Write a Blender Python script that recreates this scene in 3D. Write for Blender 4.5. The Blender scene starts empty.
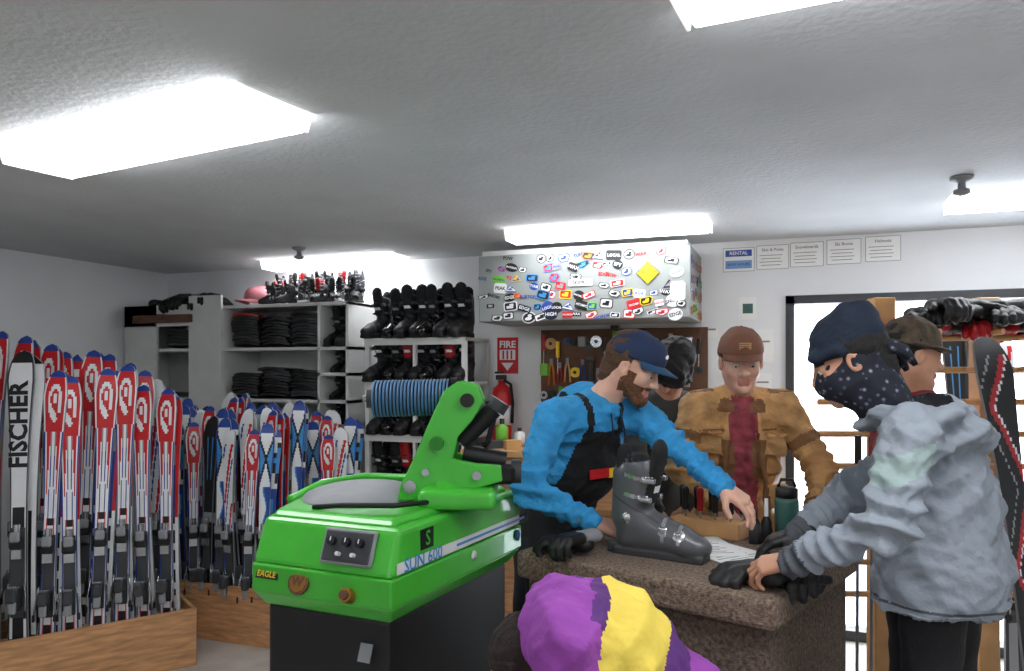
import bpy, bmesh, math, random
import numpy as np
from mathutils import Vector, Matrix
random.seed(7); rng=np.random.default_rng(7)
# ---------------------------------------------------------------- frames
TH=math.radians(20.5); cT,sT=math.cos(TH),math.sin(TH)
RS=np.array([[cT,-sT,0],[sT,cT,0],[0,0,1.0]])   # survey metres -> room axes
I3=np.eye(3)
A=lambda *v: np.array(v,dtype=float)
def nrm(v):
    v=np.array(v,dtype=float); return v/np.linalg.norm(v)
def lin(c):
    return [((x/255)/12.92 if x/255<=.04045 else ((x/255+.055)/1.055)**2.4) for x in c]
# ---------------------------------------------------------------- materials
MATS={}
def mat(name,col=(128,128,128),rough=.6,metal=0,var=.12,scale=9,bump=0.,bscale=80,emit=0,coat=0,trans=0,stretch=None):
    m=bpy.data.materials.new(name); m.use_nodes=True; nt=m.node_tree; b=nt.nodes['Principled BSDF']
    c=lin(col); tc=nt.nodes.new('ShaderNodeTexCoord')
    src=tc.outputs['Object']
    if stretch:
        mp=nt.nodes.new('ShaderNodeMapping'); mp.inputs['Scale'].default_value=stretch
        nt.links.new(src,mp.inputs['Vector']); src=mp.outputs['Vector']
    n=nt.nodes.new('ShaderNodeTexNoise'); n.inputs['Scale'].default_value=scale; n.inputs['Detail'].default_value=5
    nt.links.new(src,n.inputs['Vector'])
    r=nt.nodes.new('ShaderNodeValToRGB'); nt.links.new(n.outputs['Fac'],r.inputs['Fac'])
    r.color_ramp.elements[0].position=.3; r.color_ramp.elements[1].position=.7
    r.color_ramp.elements[0].color=[max(0,x*(1-var)) for x in c]+[1]
    r.color_ramp.elements[1].color=[min(1,x*(1+var)) for x in c]+[1]
    nt.links.new(r.outputs['Color'],b.inputs['Base Color'])
    b.inputs['Roughness'].default_value=rough; b.inputs['Metallic'].default_value=metal
    b.inputs['Coat Weight'].default_value=coat
    if emit:
        b.inputs['Emission Color'].default_value=c+[1]; b.inputs['Emission Strength'].default_value=emit
    if bump:
        n2=nt.nodes.new('ShaderNodeTexNoise'); n2.inputs['Scale'].default_value=bscale; n2.inputs['Detail'].default_value=6
        nt.links.new(src,n2.inputs['Vector'])
        bp=nt.nodes.new('ShaderNodeBump'); bp.inputs['Strength'].default_value=bump; bp.inputs['Distance'].default_value=.01
        nt.links.new(n2.outputs['Fac'],bp.inputs['Height']); nt.links.new(bp.outputs['Normal'],b.inputs['Normal'])
    MATS[name]=m; return m
D=mat
D('ceiling_plaster',(204,206,208),.9,var=.05,scale=3,bump=.35,bscale=40)
D('wall_paint',(230,232,234),.85,var=.03,scale=2,bump=.12,bscale=60)
D('floor_vinyl',(184,178,170),.45,var=.15,scale=6,bump=.05)
D('trim_white',(225,225,222),.5)
D('shelf_white',(226,226,224),.5,var=.04)
D('cabinet_grey',(146,151,149),.5,var=.05)
D('wood',(176,128,82),.6,var=.28,scale=5,stretch=(1,1,9))
D('plywood',(192,142,98),.65,var=.3,scale=4,stretch=(2,2,14),bump=.1)
D('wood_light',(206,158,104),.55,var=.2,scale=6)
D('wood_dark',(100,66,44),.6,var=.25)
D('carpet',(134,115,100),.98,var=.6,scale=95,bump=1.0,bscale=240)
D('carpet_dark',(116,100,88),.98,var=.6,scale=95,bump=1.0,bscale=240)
D('lens',(250,252,255),.4,emit=14.0,var=0)
D('lens_end',(245,245,240),.4,emit=1.0,var=0)
D('fixture_white',(235,235,235),.4,var=.02)
D('black',(20,20,22),.5,var=.3)
D('black_gloss',(16,16,18),.22,var=.2,coat=.3)
D('black_cloth',(28,28,31),.9,var=.3,bump=.3)
D('rubber',(30,30,32),.8)
D('dark_frame',(52,54,58),.45)
D('grey_plastic',(84,86,90),.38,coat=.3)
D('grey_dark',(58,60,64),.5)
D('grey_mid',(140,142,146),.5)
D('chrome',(190,192,196),.25,metal=.9)
D('green_paint',(70,188,54),.34,var=.06,coat=.5)
D('green_dark',(36,130,26),.4)
D('blue_coil',(70,116,158),.5)
D('blue_coil_dark',(20,34,52),.6)
D('red',(176,24,30),.4)
D('red_bright',(200,24,32),.4)
D('white',(232,232,234),.4,var=.03)
D('blue',(30,66,150),.4)
D('sky',(60,140,205),.4)
D('navy',(20,32,50),.9,bump=.3,bscale=150)
D('yellow',(244,206,30),.5)
D('orange',(228,126,34),.5)
D('lime',(120,190,60),.5)
D('pink',(196,120,130),.6)
D('brass',(176,126,60),.35,metal=.7)
D('teal_bottle',(44,92,84),.4,coat=.4)
D('paper',(240,240,238),.8,var=.02)
D('paper_blue',(120,160,210),.8)
D('ink',(130,130,136),.8)
D('skin',(222,172,148),.5,var=.10,scale=24,bump=.08,bscale=200)
D('skin_tan',(196,144,116),.5,var=.10,scale=24,bump=.08,bscale=200)
D('lip',(190,120,106),.5)
D('eye_white',(225,222,216),.3,var=0)
D('eye_dark',(40,30,26),.2)
D('hair_brown',(92,64,44),.8,var=.4,scale=60,bump=.6,bscale=120,stretch=(3,3,.6))
D('hair_dark',(44,32,28),.8,var=.4,scale=60,bump=.6,bscale=120,stretch=(3,3,.6))
D('hair_black',(20,17,17),.7,var=.4,scale=60,bump=.6,bscale=120,stretch=(3,3,.6))
D('beard_brown',(112,74,50),.9,var=.4,scale=120,bump=.8,bscale=200)
D('hoodie_blue',(54,152,210),.92,var=.16,scale=14,bump=.7,bscale=50)
D('denim_dark',(34,38,48),.9,bump=.3)
D('jacket_brown',(190,144,92),.75,var=.32,scale=14,bump=.7,bscale=50)
D('jacket_brown_dark',(130,90,54),.75,var=.2,bump=.3)
D('shirt_maroon',(152,66,76),.9,var=.45,scale=26)
D('cap_brown',(124,82,64),.85,var=.15)
D('cap_navy',(34,50,82),.85,var=.12)
D('cap_brim_blue',(36,76,112),.8,var=.1)
D('jacket_grey',(140,148,158),.7,var=.12,scale=10,bump=.7,bscale=30)
D('jacket_grey_green',(148,166,164),.7,var=.10,bump=.5,bscale=30)
D('jacket_zip',(72,76,84),.6)
D('liner_dark',(30,32,38),.9)
D('camo_dark',(84,72,58),.9,var=.5,scale=30)
D('maroon_coat',(120,36,46),.85,var=.2)
D('slate_shirt',(58,60,58),.9,var=.2)
D('purple',(156,72,172),.75,var=.16,bump=.6,bscale=30)
D('purple_dark',(94,46,122),.75,var=.12,bump=.4,bscale=30)
D('jacket_yellow',(246,218,92),.75,var=.08,bump=.5,bscale=30)
D('snow',(240,243,248),.9,var=.03)
def voro_mat():
    m=bpy.data.materials.new('bandana_paisley'); m.use_nodes=True; nt=m.node_tree; b=nt.nodes['Principled BSDF']
    tc=nt.nodes.new('ShaderNodeTexCoord'); v=nt.nodes.new('ShaderNodeTexVoronoi'); v.inputs['Scale'].default_value=46
    nt.links.new(tc.outputs['Object'],v.inputs['Vector']); r=nt.nodes.new('ShaderNodeValToRGB')
    e=r.color_ramp.elements; e[0].position=.0;e[0].color=(.4,.43,.5,1); e[1].position=.3; e[1].color=(.012,.014,.025,1)
    x=e.new(.16); x.color=(.2,.22,.28,1); x=e.new(.2); x.color=(.012,.014,.025,1); x=e.new(.26); x.color=(.12,.13,.17,1)
    nt.links.new(v.outputs['Distance'],r.inputs['Fac']); nt.links.new(r.outputs['Color'],b.inputs['Base Color']); b.inputs['Roughness'].default_value=.9
    MATS['bandana_paisley']=m
voro_mat()
def glass_mat():
    m=bpy.data.materials.new('window_glass'); m.use_nodes=True; nt=m.node_tree
    o=nt.nodes['Material Output']; t=nt.nodes.new('ShaderNodeBsdfTransparent'); g=nt.nodes.new('ShaderNodeBsdfGlossy'); g.inputs['Roughness'].default_value=.02
    mx=nt.nodes.new('ShaderNodeMixShader'); mx.inputs[0].default_value=.05
    nt.links.new(t.outputs[0],mx.inputs[1]); nt.links.new(g.outputs[0],mx.inputs[2]); nt.links.new(mx.outputs[0],o.inputs['Surface'])
    MATS['window_glass']=m
glass_mat()
# ---------------------------------------------------------------- SDF mesher
class SD:
    def __init__(s): s.ops=[]
    def cone(s,a,b,ra,rb=None,m=0,k=.02,flat=None,sub=False):
        s.ops.append(('cone',A(*a),A(*b),ra,ra if rb is None else rb,m,k,flat,sub)); return s
    def ell(s,c,r,m=0,k=.02,rot=None,sub=False):
        r=A(r,r,r) if np.isscalar(r) else A(*r)
        s.ops.append(('ell',A(*c),r,I3 if rot is None else rot,m,k,sub)); return s
    def box(s,c,hs,m=0,k=.01,rnd=.01,rot=None,sub=False):
        s.ops.append(('box',A(*c),A(*hs),I3 if rot is None else rot,m,k,rnd,sub)); return s
    def cut(s,n,p,k=.0): s.ops.append(('cut',nrm(n),A(*p),k)); return s
    def bb(s,o):
        if o[0]=='cone':
            r=max(o[3],o[4])*(max(1,o[7][1]) if o[7] else 1); return np.minimum(o[1],o[2])-r,np.maximum(o[1],o[2])+r
        r=max(o[2]) if o[0]=='ell' else float(np.linalg.norm(o[2])); return o[1]-r,o[1]+r
    def run(s,h):
        L=[];H=[]
        for o in s.ops:
            if o[0]=='cut' or o[-1]: continue
            a,b=s.bb(o); L.append(a);H.append(b)
        lo=np.min(L,axis=0)-3*h; hi=np.max(H,axis=0)+3*h
        n=np.ceil((hi-lo)/h).astype(int)+1
        ax=[(lo[i]+h*np.arange(n[i])).astype(np.float32) for i in range(3)]
        V=np.full(n,10.,np.float32); Dm=np.full(n,10.,np.float32); LB=np.zeros(n,np.int16)
        for o in s.ops:
            if o[0]=='cut':
                d=((ax[0]-o[2][0])*o[1][0])[:,None,None]+((ax[1]-o[2][1])*o[1][1])[None,:,None]+((ax[2]-o[2][2])*o[1][2])[None,None,:]
                V=np.maximum(V,d).astype(np.float32); continue
            a,b=s.bb(o); k=o[6] if o[0]=='cone' else o[5]; mg=2*k+4*h
            i0=np.maximum(0,np.floor((a-mg-lo)/h).astype(int)); i1=np.minimum(n,np.ceil((b+mg-lo)/h).astype(int)+1)
            if np.any(i1<=i0): continue
            sl=tuple(slice(i0[i],i1[i]) for i in range(3))
            x=ax[0][sl[0]][:,None,None]; y=ax[1][sl[1]][None,:,None]; z=ax[2][sl[2]][None,None,:]
            if o[0]=='cone':
                _,pa,pb,ra,rb,m,k,flat,sub=o; ba=pb-pa; L2=max(float(ba@ba),1e-9)
                px=x-pa[0];py=y-pa[1];pz=z-pa[2]
                t=np.clip((px*ba[0]+py*ba[1]+pz*ba[2])/L2,0,1)
                dx=px-t*ba[0];dy=py-t*ba[1];dz=pz-t*ba[2]
                if flat:
                    nn=nrm(flat[0]); f=(dx*nn[0]+dy*nn[1]+dz*nn[2])*(1/flat[1]-1)
                    dx=dx+nn[0]*f;dy=dy+nn[1]*f;dz=dz+nn[2]*f
                d=np.sqrt(dx*dx+dy*dy+dz*dz)-(ra+t*(rb-ra))
            else:
                c=o[1];R=o[3]; px=x-c[0];py=y-c[1];pz=z-c[2]
                q=[px*R[0,i]+py*R[1,i]+pz*R[2,i] for i in range(3)]
                if o[0]=='ell':
                    r=o[2];m,k,sub=o[4],o[5],o[6]
                    k0=np.sqrt((q[0]/r[0])**2+(q[1]/r[1])**2+(q[2]/r[2])**2)
                    k1=np.sqrt((q[0]/r[0]**2)**2+(q[1]/r[1]**2)**2+(q[2]/r[2]**2)**2)+1e-6
                    d=k0*(k0-1)/k1
                else:
                    hs=o[2];m,k,rnd,sub=o[4],o[5],o[6],o[7]
                    u=[np.abs(q[i])-hs[i]+rnd for i in range(3)]
                    d=np.sqrt(np.maximum(u[0],0)**2+np.maximum(u[1],0)**2+np.maximum(u[2],0)**2)+np.minimum(np.maximum(np.maximum(u[0],u[1]),u[2]),0)-rnd
            v=V[sl]
            if sub:
                d=-d
                if k>0:
                    hh=np.clip(.5-.5*(v-d)/k,0,1); V[sl]=v*(1-hh)+d*hh+k*hh*(1-hh)
                else: V[sl]=np.maximum(v,d)
                q_=LB[sl]
                if m>=0: q_[(-d<h*1.5)]=m
            else:
                if k>0:
                    hh=np.clip(.5+.5*(v-d)/k,0,1); V[sl]=v*(1-hh)+d*hh-k*hh*(1-hh)
                else: V[sl]=np.minimum(v,d)
                w=d<Dm[sl]; LB[sl][w]=m; Dm[sl][w]=d[w]
        S=V<0
        S[0]=S[-1]=False;S[:,0]=S[:,-1]=False;S[:,:,0]=S[:,:,-1]=False
        c=np.zeros(n-1,np.int8)
        offs=[(i,j,k) for i in(0,1) for j in(0,1) for k in(0,1)]
        for i,j,k in offs: c+=S[i:n[0]-1+i,j:n[1]-1+j,k:n[2]-1+k]
        act=(c>0)&(c<8); ijk=np.argwhere(act); idx=np.full(n-1,-1,np.int64); idx[act]=np.arange(len(ijk))
        pos=np.zeros((len(ijk),3));cnt=np.zeros(len(ijk))
        for a in offs:
            for e in range(3):
                if a[e]: continue
                b=list(a); b[e]=1
                A_=ijk+np.array(a);B_=ijk+np.array(b)
                va=V[A_[:,0],A_[:,1],A_[:,2]].astype(float);vb=V[B_[:,0],B_[:,1],B_[:,2]].astype(float)
                cr=(va<0)!=(vb<0); t=np.where(cr,va/np.where(cr,va-vb,1),0)
                p=np.tile(np.array(a,float),(len(ijk),1)); p[:,e]=t
                pos+=p*cr[:,None]; cnt+=cr
        pos=ijk+pos/np.maximum(cnt,1)[:,None]; P=lo+pos*h
        F=[]
        for e in range(3):
            e1=(e+1)%3;e2=(e+2)%3
            s0=[slice(0,None)]*3;s1=[slice(0,None)]*3
            s0[e]=slice(0,-1);s1[e]=slice(1,None)
            dif=S[tuple(s0)]!=S[tuple(s1)]
            q=np.argwhere(dif); q=q[(q[:,e1]>0)&(q[:,e2]>0)&(q[:,e1]<n[e1]-1)&(q[:,e2]<n[e2]-1)]
            u=np.zeros(3,int);u[e1]=1;w=np.zeros(3,int);w[e2]=1
            g=lambda t: idx[t[:,0],t[:,1],t[:,2]]
            quad=np.stack([g(q),g(q-u),g(q-u-w),g(q-w)],1)
            ins=S[q[:,0],q[:,1],q[:,2]]
            quad[~ins]=quad[~ins][:,::-1]
            F.append(quad[(quad>=0).all(1)])
        F=np.concatenate(F)
        ctr=P[F].mean(1); gi=np.clip(np.round((ctr-lo)/h).astype(int),0,n-1)
        lab=LB[gi[:,0],gi[:,1],gi[:,2]].copy()
        nf=np.cross(P[F[:,2]]-P[F[:,0]],P[F[:,3]]-P[F[:,1]])
        N=np.zeros_like(P)
        for i in range(4): np.add.at(N,F[:,i],nf)
        N/=np.linalg.norm(N,axis=1)[:,None]+1e-9
        NF=nf/(np.linalg.norm(nf,axis=1)[:,None]+1e-12)
        return P,F,lab,N,ctr,NF
KW=[(nrm(rng.normal(size=3)),rng.uniform(0,6)) for _ in range(8)]
def wrinkle(P,f=14,amp=.006,seed=0):
    w=np.zeros(len(P)); Q=P*f; Q=Q+1.2*np.sin(Q[:,[1,2,0]]*.7+seed)
    for i,(k,ph) in enumerate(KW):
        w+=(1-2*np.abs(np.sin(Q@k*(1+.25*i)+ph+seed)))/(1+.25*i)
    return amp*w/4
# ---------------------------------------------------------------- mesh builder
class MB:
    def __init__(s,frame=I3): s.V=[];s.F=[];s.M=[];s.mats=[];s.n=0;s.fr=frame;s.smooth=[]
    def mi(s,name):
        if name not in s.mats: s.mats.append(name)
        return s.mats.index(name)
    def add(s,V,F,m,M=None,sm=False):
        V=np.asarray(V,float).reshape(-1,3)
        if M is not None:
            M=np.asarray(M,float); V=V@M[:3,:3].T+M[:3,3]
        s.V.append(V); n=s.n
        if isinstance(m,str): mm=[s.mi(m)]*len(F)
        else: mm=[s.mi(x) for x in m]
        for f in F: s.F.append(tuple(int(i)+n for i in f))
        s.M+=mm; s.smooth+=[sm]*len(F); s.n+=len(V)
    def bm(s,bm,m,M=None,sm=False):
        bm.verts.ensure_lookup_table()
        for i,v in enumerate(bm.verts): v.index=i
        s.add([v.co[:] for v in bm.verts],[[v.index for v in f.verts] for f in bm.faces],m,M,sm); bm.free()
    def box(s,c,size,m,bev=0,rot=None,M=None,seg=1):
        b=bmesh.new(); bmesh.ops.create_cube(b,size=1)
        for v in b.verts: v.co=Vector((v.co.x*size[0],v.co.y*size[1],v.co.z*size[2]))
        if bev: bmesh.ops.bevel(b,geom=b.edges[:],offset=bev,segments=seg,affect='EDGES',profile=.5)
        T=np.eye(4); T[:3,3]=c
        if rot is not None:
            T[:3,:3]=np.array(rot) if not np.isscalar(rot) else np.array(Matrix.Rotation(rot,3,'Z'))
        if M is not None: T=np.asarray(M)@T
        s.bm(b,m,T)
    def bx(s,x0,x1,y0,y1,z0,z1,m,bev=0): s.box(((x0+x1)/2,(y0+y1)/2,(z0+z1)/2),(x1-x0,y1-y0,z1-z0),m,bev)
    def cyl(s,a,b,ra,m,rb=None,n=20,M=None,caps=True):
        a=A(*a);b=A(*b);rb=ra if rb is None else rb; d=nrm(b-a); u=nrm(np.cross(d,(0,0,1) if abs(d[2])<.9 else (1,0,0)));w=np.cross(d,u)
        V=[];F=[]
        for p,r in((a,ra),(b,rb)):
            for i in range(n):
                t=2*math.pi*i/n; V.append(p+r*(math.cos(t)*u+math.sin(t)*w))
        for i in range(n): j=(i+1)%n; F.append((i,j,n+j,n+i))
        s.add(V,F,m,M,True)
        if caps: s.add(V,[tuple(range(n))[::-1],tuple(range(n,2*n))],m,M,False)
    def tube(s,pts,r,m,n=8,M=None):
        pts=[A(*p) for p in pts]; V=[];F=[]
        for i,p in enumerate(pts):
            d=nrm(pts[min(i+1,len(pts)-1)]-pts[max(i-1,0)]); u=nrm(np.cross(d,(.13,.2,1) if abs(d[2])<.9 else (1,.1,0)));w=np.cross(d,u)
            rr=r if np.isscalar(r) else r[i]
            for j in range(n):
                t=2*math.pi*j/n; V.append(p+rr*(math.cos(t)*u+math.sin(t)*w))
        for i in range(len(pts)-1):
            for j in range(n):
                k=(j+1)%n; F.append((i*n+j,i*n+k,(i+1)*n+k,(i+1)*n+j))
        F.append(tuple(range(n))[::-1]); F.append(tuple(range((len(pts)-1)*n,len(pts)*n)))
        s.add(V,F,m,M,True)
    def lathe(s,prof,m,M=None,n=24,sm=True):
        V=[];F=[]
        for r,z in prof:
            for i in range(n): t=2*math.pi*i/n; V.append((r*math.cos(t),r*math.sin(t),z))
        for k in range(len(prof)-1):
            for i in range(n): j=(i+1)%n; F.append((k*n+i,k*n+j,(k+1)*n+j,(k+1)*n+i))
        F.append(tuple(range(n))[::-1]);F.append(tuple(range((len(prof)-1)*n,len(prof)*n)))
        mm=m if isinstance(m,str) else [m[k] for k in range(len(prof)-1) for i in range(n)]+[m[0],m[-1]]
        s.add(V,F,mm,M,sm)
    def ball(s,c,r,m,M=None,n=12):
        r=A(r,r,r) if np.isscalar(r) else A(*r); V=[];F=[]
        for i in range(n+1):
            p=math.pi*i/n
            for j in range(2*n): t=math.pi*j/n; V.append(A(*c)+r*A(math.sin(p)*math.cos(t),math.sin(p)*math.sin(t),math.cos(p)))
        for i in range(n):
            for j in range(2*n): k=(j+1)%(2*n); F.append((i*2*n+j,(i+1)*2*n+j,(i+1)*2*n+k,i*2*n+k))
        s.add(V,F,m,M,True)
    def loft(s,lo,hi,m,bev=0,M=None,seg=2):
        b=bmesh.new(); n=len(lo); a=[b.verts.new(p) for p in lo]; c=[b.verts.new(p) for p in hi]
        b.faces.new(a[::-1]); b.faces.new(c)
        for i in range(n): j=(i+1)%n; b.faces.new((a[i],a[j],c[j],c[i]))
        bmesh.ops.recalc_face_normals(b,faces=b.faces[:])
        if bev: bmesh.ops.bevel(b,geom=b.edges[:],offset=bev,segments=seg,affect='EDGES',profile=.5)
        s.bm(b,m,M)
    def text(s,txt,size,m,M,bold=.012):
        cu=bpy.data.curves.new('t','FONT'); cu.body=txt; cu.size=size; cu.align_x='CENTER'; cu.align_y='CENTER'; cu.resolution_u=2; cu.offset=size*bold
        o=bpy.data.objects.new('t',cu); bpy.context.scene.collection.objects.link(o)
        bpy.context.view_layer.update()
        me=o.to_mesh(); V=[v.co[:] for v in me.vertices];F=[tuple(p.vertices) for p in me.polygons]
        if V: s.add(V,F,m,M)
        o.to_mesh_clear(); bpy.data.objects.remove(o); bpy.data.curves.remove(cu)
    def sdf(s,sd,h,mats,disp=None,paint=None,M=None):
        P,F,lab,N,ctr,NF=sd.run(h)
        if disp is not None: P=P+N*disp(P,N)[:,None]
        if paint is not None: lab=paint(ctr,NF,lab)
        s.add(P,F,[mats[int(l)] for l in lab],M,True)
    def build(s,name,parent=None):
        V=np.concatenate(s.V)@s.fr.T
        o=A((V[:,0].min()+V[:,0].max())/2,(V[:,1].min()+V[:,1].max())/2,V[:,2].min())
        me=bpy.data.meshes.new(name); me.from_pydata((V-o).tolist(),[],s.F)
        for k in s.mats: me.materials.append(MATS[k])
        me.polygons.foreach_set('material_index',s.M); me.polygons.foreach_set('use_smooth',s.smooth)
        me.update(); ob=bpy.data.objects.new(name,me); ob.location=o
        bpy.context.scene.collection.objects.link(ob)
        return ob
def frame(o,fwd,up=(0,0,1)):
    y=nrm(fwd); x=nrm(np.cross(y,up)); z=np.cross(x,y); M=np.eye(4); M[:3,0]=x;M[:3,1]=y;M[:3,2]=z;M[:3,3]=o; return M
def T(x,y,z,rz=0,sc=1):
    M=np.eye(4); M[:3,:3]=np.array(Matrix.Rotation(rz,3,'Z'))*sc; M[:3,3]=(x,y,z); return M
# ---------------------------------------------------------------- ROOM (room axes)
XL,XR,YB,YF,H=-4.9,3.2,4.92,-2.6,2.4
def slab(name,x0,x1,y0,y1,z0,z1,m):
    b=MB(); b.bx(x0,x1,y0,y1,z0,z1,m); return b.build(name)
slab('floor',XL-.15,XR+.15,YF-.15,YB+.15,-.1,0,'floor_vinyl')
slab('ceiling',XL-.15,XR+.15,YF-.15,YB+.15,H,H+.1,'ceiling_plaster')
slab('wall_left',XL-.12,XL,YF,YB,0,H,'wall_paint')
slab('wall_right',XR,XR+.12,YF,YB,0,H,'wall_paint')
slab('wall_front',XL-.12,XR+.12,YF-.12,YF,0,H,'wall_paint')
DX0,DX1,DZ=-.06,1.75,2.05
slab('wall_back',XL-.12,DX0,YB,YB+.12,0,H,'wall_paint'); slab('wall_back_right',DX1,XR+.12,YB,YB+.12,0,H,'wall_paint'); slab('wall_back_header',DX0,DX1,YB,YB+.12,DZ,H,'wall_paint')
b=MB()
b.bx(DX0,DX0+.05,YB-.02,YB+.1,0,DZ,'dark_frame'); b.bx(DX1-.05,DX1,YB-.02,YB+.1,0,DZ,'dark_frame'); b.bx(DX0,DX1,YB-.02,YB+.1,DZ-.05,DZ,'dark_frame')
b.bx(DX0,DX1,YB-.02,YB+.1,0,.06,'dark_frame'); b.bx(.86,.92,YB+.0,YB+.08,.06,DZ-.05,'dark_frame'); b.bx(DX0+.05,DX1-.05,YB+.045,YB+.05,.06,DZ-.05,'window_glass')
b.build('door_1')
b=MB(); b.bx(XL,XL+.015,YF,YB,0,.09,'trim_white'); b.build('baseboard_left')
b=MB(); b.bx(XL+.02,DX0,YB-.015,YB,0,.09,'trim_white'); b.build('baseboard_back')
b=MB(); b.bx(-14,16,YB+.2,40,-.3,-.12,'snow'); b.build('snow_ground')
# ---------------------------------------------------------------- ceiling lights (wraparound lens)
def fixture(name,cx,cy,L,W,rz=0,t=.07):
    b=MB(); M=T(cx,cy,0,rz)
    b.box((0,0,H-.009),(L,W*.86,.018),'fixture_white',.004,M=M)
    lo=[(-L/2+.012,-W/2+.02,H-t),(L/2-.012,-W/2+.02,H-t),(L/2-.012,W/2-.02,H-t),(-L/2+.012,W/2-.02,H-t)]
    hi=[(-L/2,-W/2,H-.018),(L/2,-W/2,H-.018),(L/2,W/2,H-.018),(-L/2,W/2,H-.018)]
    b.loft(lo,hi,'lens',.006,M=M)
    for s_ in(-1,1):
        x=s_*(L/2+.002); b.loft([(x-.004,-W/2+.018,H-t-.002),(x+.004,-W/2+.018,H-t-.002),(x+.004,W/2-.018,H-t-.002),(x-.004,W/2-.018,H-t-.002)],
               [(x-.004,-W/2-.002,H-.002),(x+.004,-W/2-.002,H-.002),(x+.004,W/2+.002,H-.002),(x-.004,W/2+.002,H-.002)],'lens_end',.002,M=M)
    return b.build(name)
fixture('added_fill_light',-2.03,1.94,1.2,.29,math.radians(-8),t=.065)
fixture('added_fill_light',.37,1.46,1.2,.34,math.radians(-5))
fixture('added_fill_light',-.99,4.14,1.12,.22,t=.06)
fixture('added_fill_light',-3.11,4.66,1.10,.22,t=.06)
fixture('added_fill_light',1.24,4.02,1.15,.24,t=.06)
fixture('added_fill_light',-1.9,-.9,1.2,.36)  # added fixture behind the camera, out of view, for fill light
fixture('added_fill_light',.9,-.9,1.2,.36)  # second unseen fill fixture, added to brighten the room from behind
def sprinkler(x,y):
    b=MB(); M=T(x,y,0)
    b.lathe([(.045,H),(.045,H-.012),(.03,H-.02),(.015,H-.025),(.015,H-.05),(.03,H-.055),(.032,H-.07),(.012,H-.08)],'grey_mid',M); b.build('fire_sprinkler')
p=RS@A(-1.32,5.15,0); sprinkler(p[0],p[1]-.2)
p=RS@A(1.93,3.33,0); sprinkler(p[0],p[1]-.2)
# ---------------------------------------------------------------- sticker cabinet
b=MB(); cx0,cx1,cy0,cy1,cz0,cz1=-1.86,-.56,4.38,4.91,1.9,2.31
b.bx(cx0,cx1,cy0,cy1,cz0,cz1,'cabinet_grey',.004)
b.bx(cx0+.02,cx1-.02,cy0+.01,cy1-.01,cz1,cz1+.03,'shelf_white')
FM=lambda x,z: np.array([[1,0,0,x],[0,0,-1,cy0-.0015],[0,1,0,z],[0,0,0,1.]])
SMX=lambda y,z: np.array([[0,0,1,cx1+.0015],[1,0,0,y],[0,1,0,z],[0,0,0,1.]])
cols=['black','white','red_bright','blue','sky','yellow','orange','lime','grey_mid','navy','pink','teal_bottle']
words=['SKI','RIDE','SNOW','ATOMIC','K2','FISCHER','ALPINE','TUNE','WAX','PRO','SPY','HIGH','JACKSON','LOCAL','SALOMON','POW','EDGE','PEAK','NORDICA','BURTON','OSPREY']
def sticker(M,w,h,kind,c,tc,word,rot,dz):
    R=np.eye(4); R[:3,:3]=np.array(Matrix.Rotation(rot,3,'Z')); R[2,3]=dz; Q=M@R
    if kind==0:
        a_=min(w,h)*.14; P=[(-w/2+a_,-h/2),(w/2-a_,-h/2),(w/2,-h/2+a_),(w/2,h/2-a_),(w/2-a_,h/2),(-w/2+a_,h/2),(-w/2,h/2-a_),(-w/2,-h/2+a_)]
    elif kind==1: P=[(w/2*math.cos(t),h/2*math.sin(t)) for t in np.linspace(0,2*math.pi,22)[:-1]]
    elif kind==2: P=[(0,-w/2),(w/2,0),(0,w/2),(-w/2,0)]
    elif kind==3: P=[(-w/2,-h*.2),(-w*.3,-h/2),(w*.3,-h/2),(w/2,h*.15),(w*.35,h/2),(-w*.4,h/2)]
    elif kind==4: P=[(-w/2,-h/2),(w/2,-h/2),(0,h/2)]
    else: P=[(-w/2,h/2),(-w/2,-h*.1),(0,-h/2),(w/2,-h*.1),(w/2,h/2)]
    if word and word[0]=='~': b.text(word[1:],h*.9,c,Q,.03); return
    b.add([(p[0],p[1],0) for p in P],[tuple(range(len(P)))],c,Q)
    Q2=Q.copy(); Q2[:3,3]+=Q[:3,2]*.0005
    if word: b.text(word,min(h*.75,w*1.35/max(len(word),2)),tc,Q2,.025)
    else:
        b.add([(p[0]*.84,p[1]*.80,0) for p in P],[tuple(range(len(P)))],tc,Q2)
        Q3=Q2.copy(); Q3[:3,3]+=Q[:3,2]*.0003; b.add([(p[0]*.5-w*.05,p[1]*.3-h*.08,0) for p in P],[tuple(range(len(P)))],c,Q3); b.add([(p[0]*.3+w*.08,p[1]*.25+h*.15,0) for p in P],[tuple(range(len(P)))],c,Q3)
k=0
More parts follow.
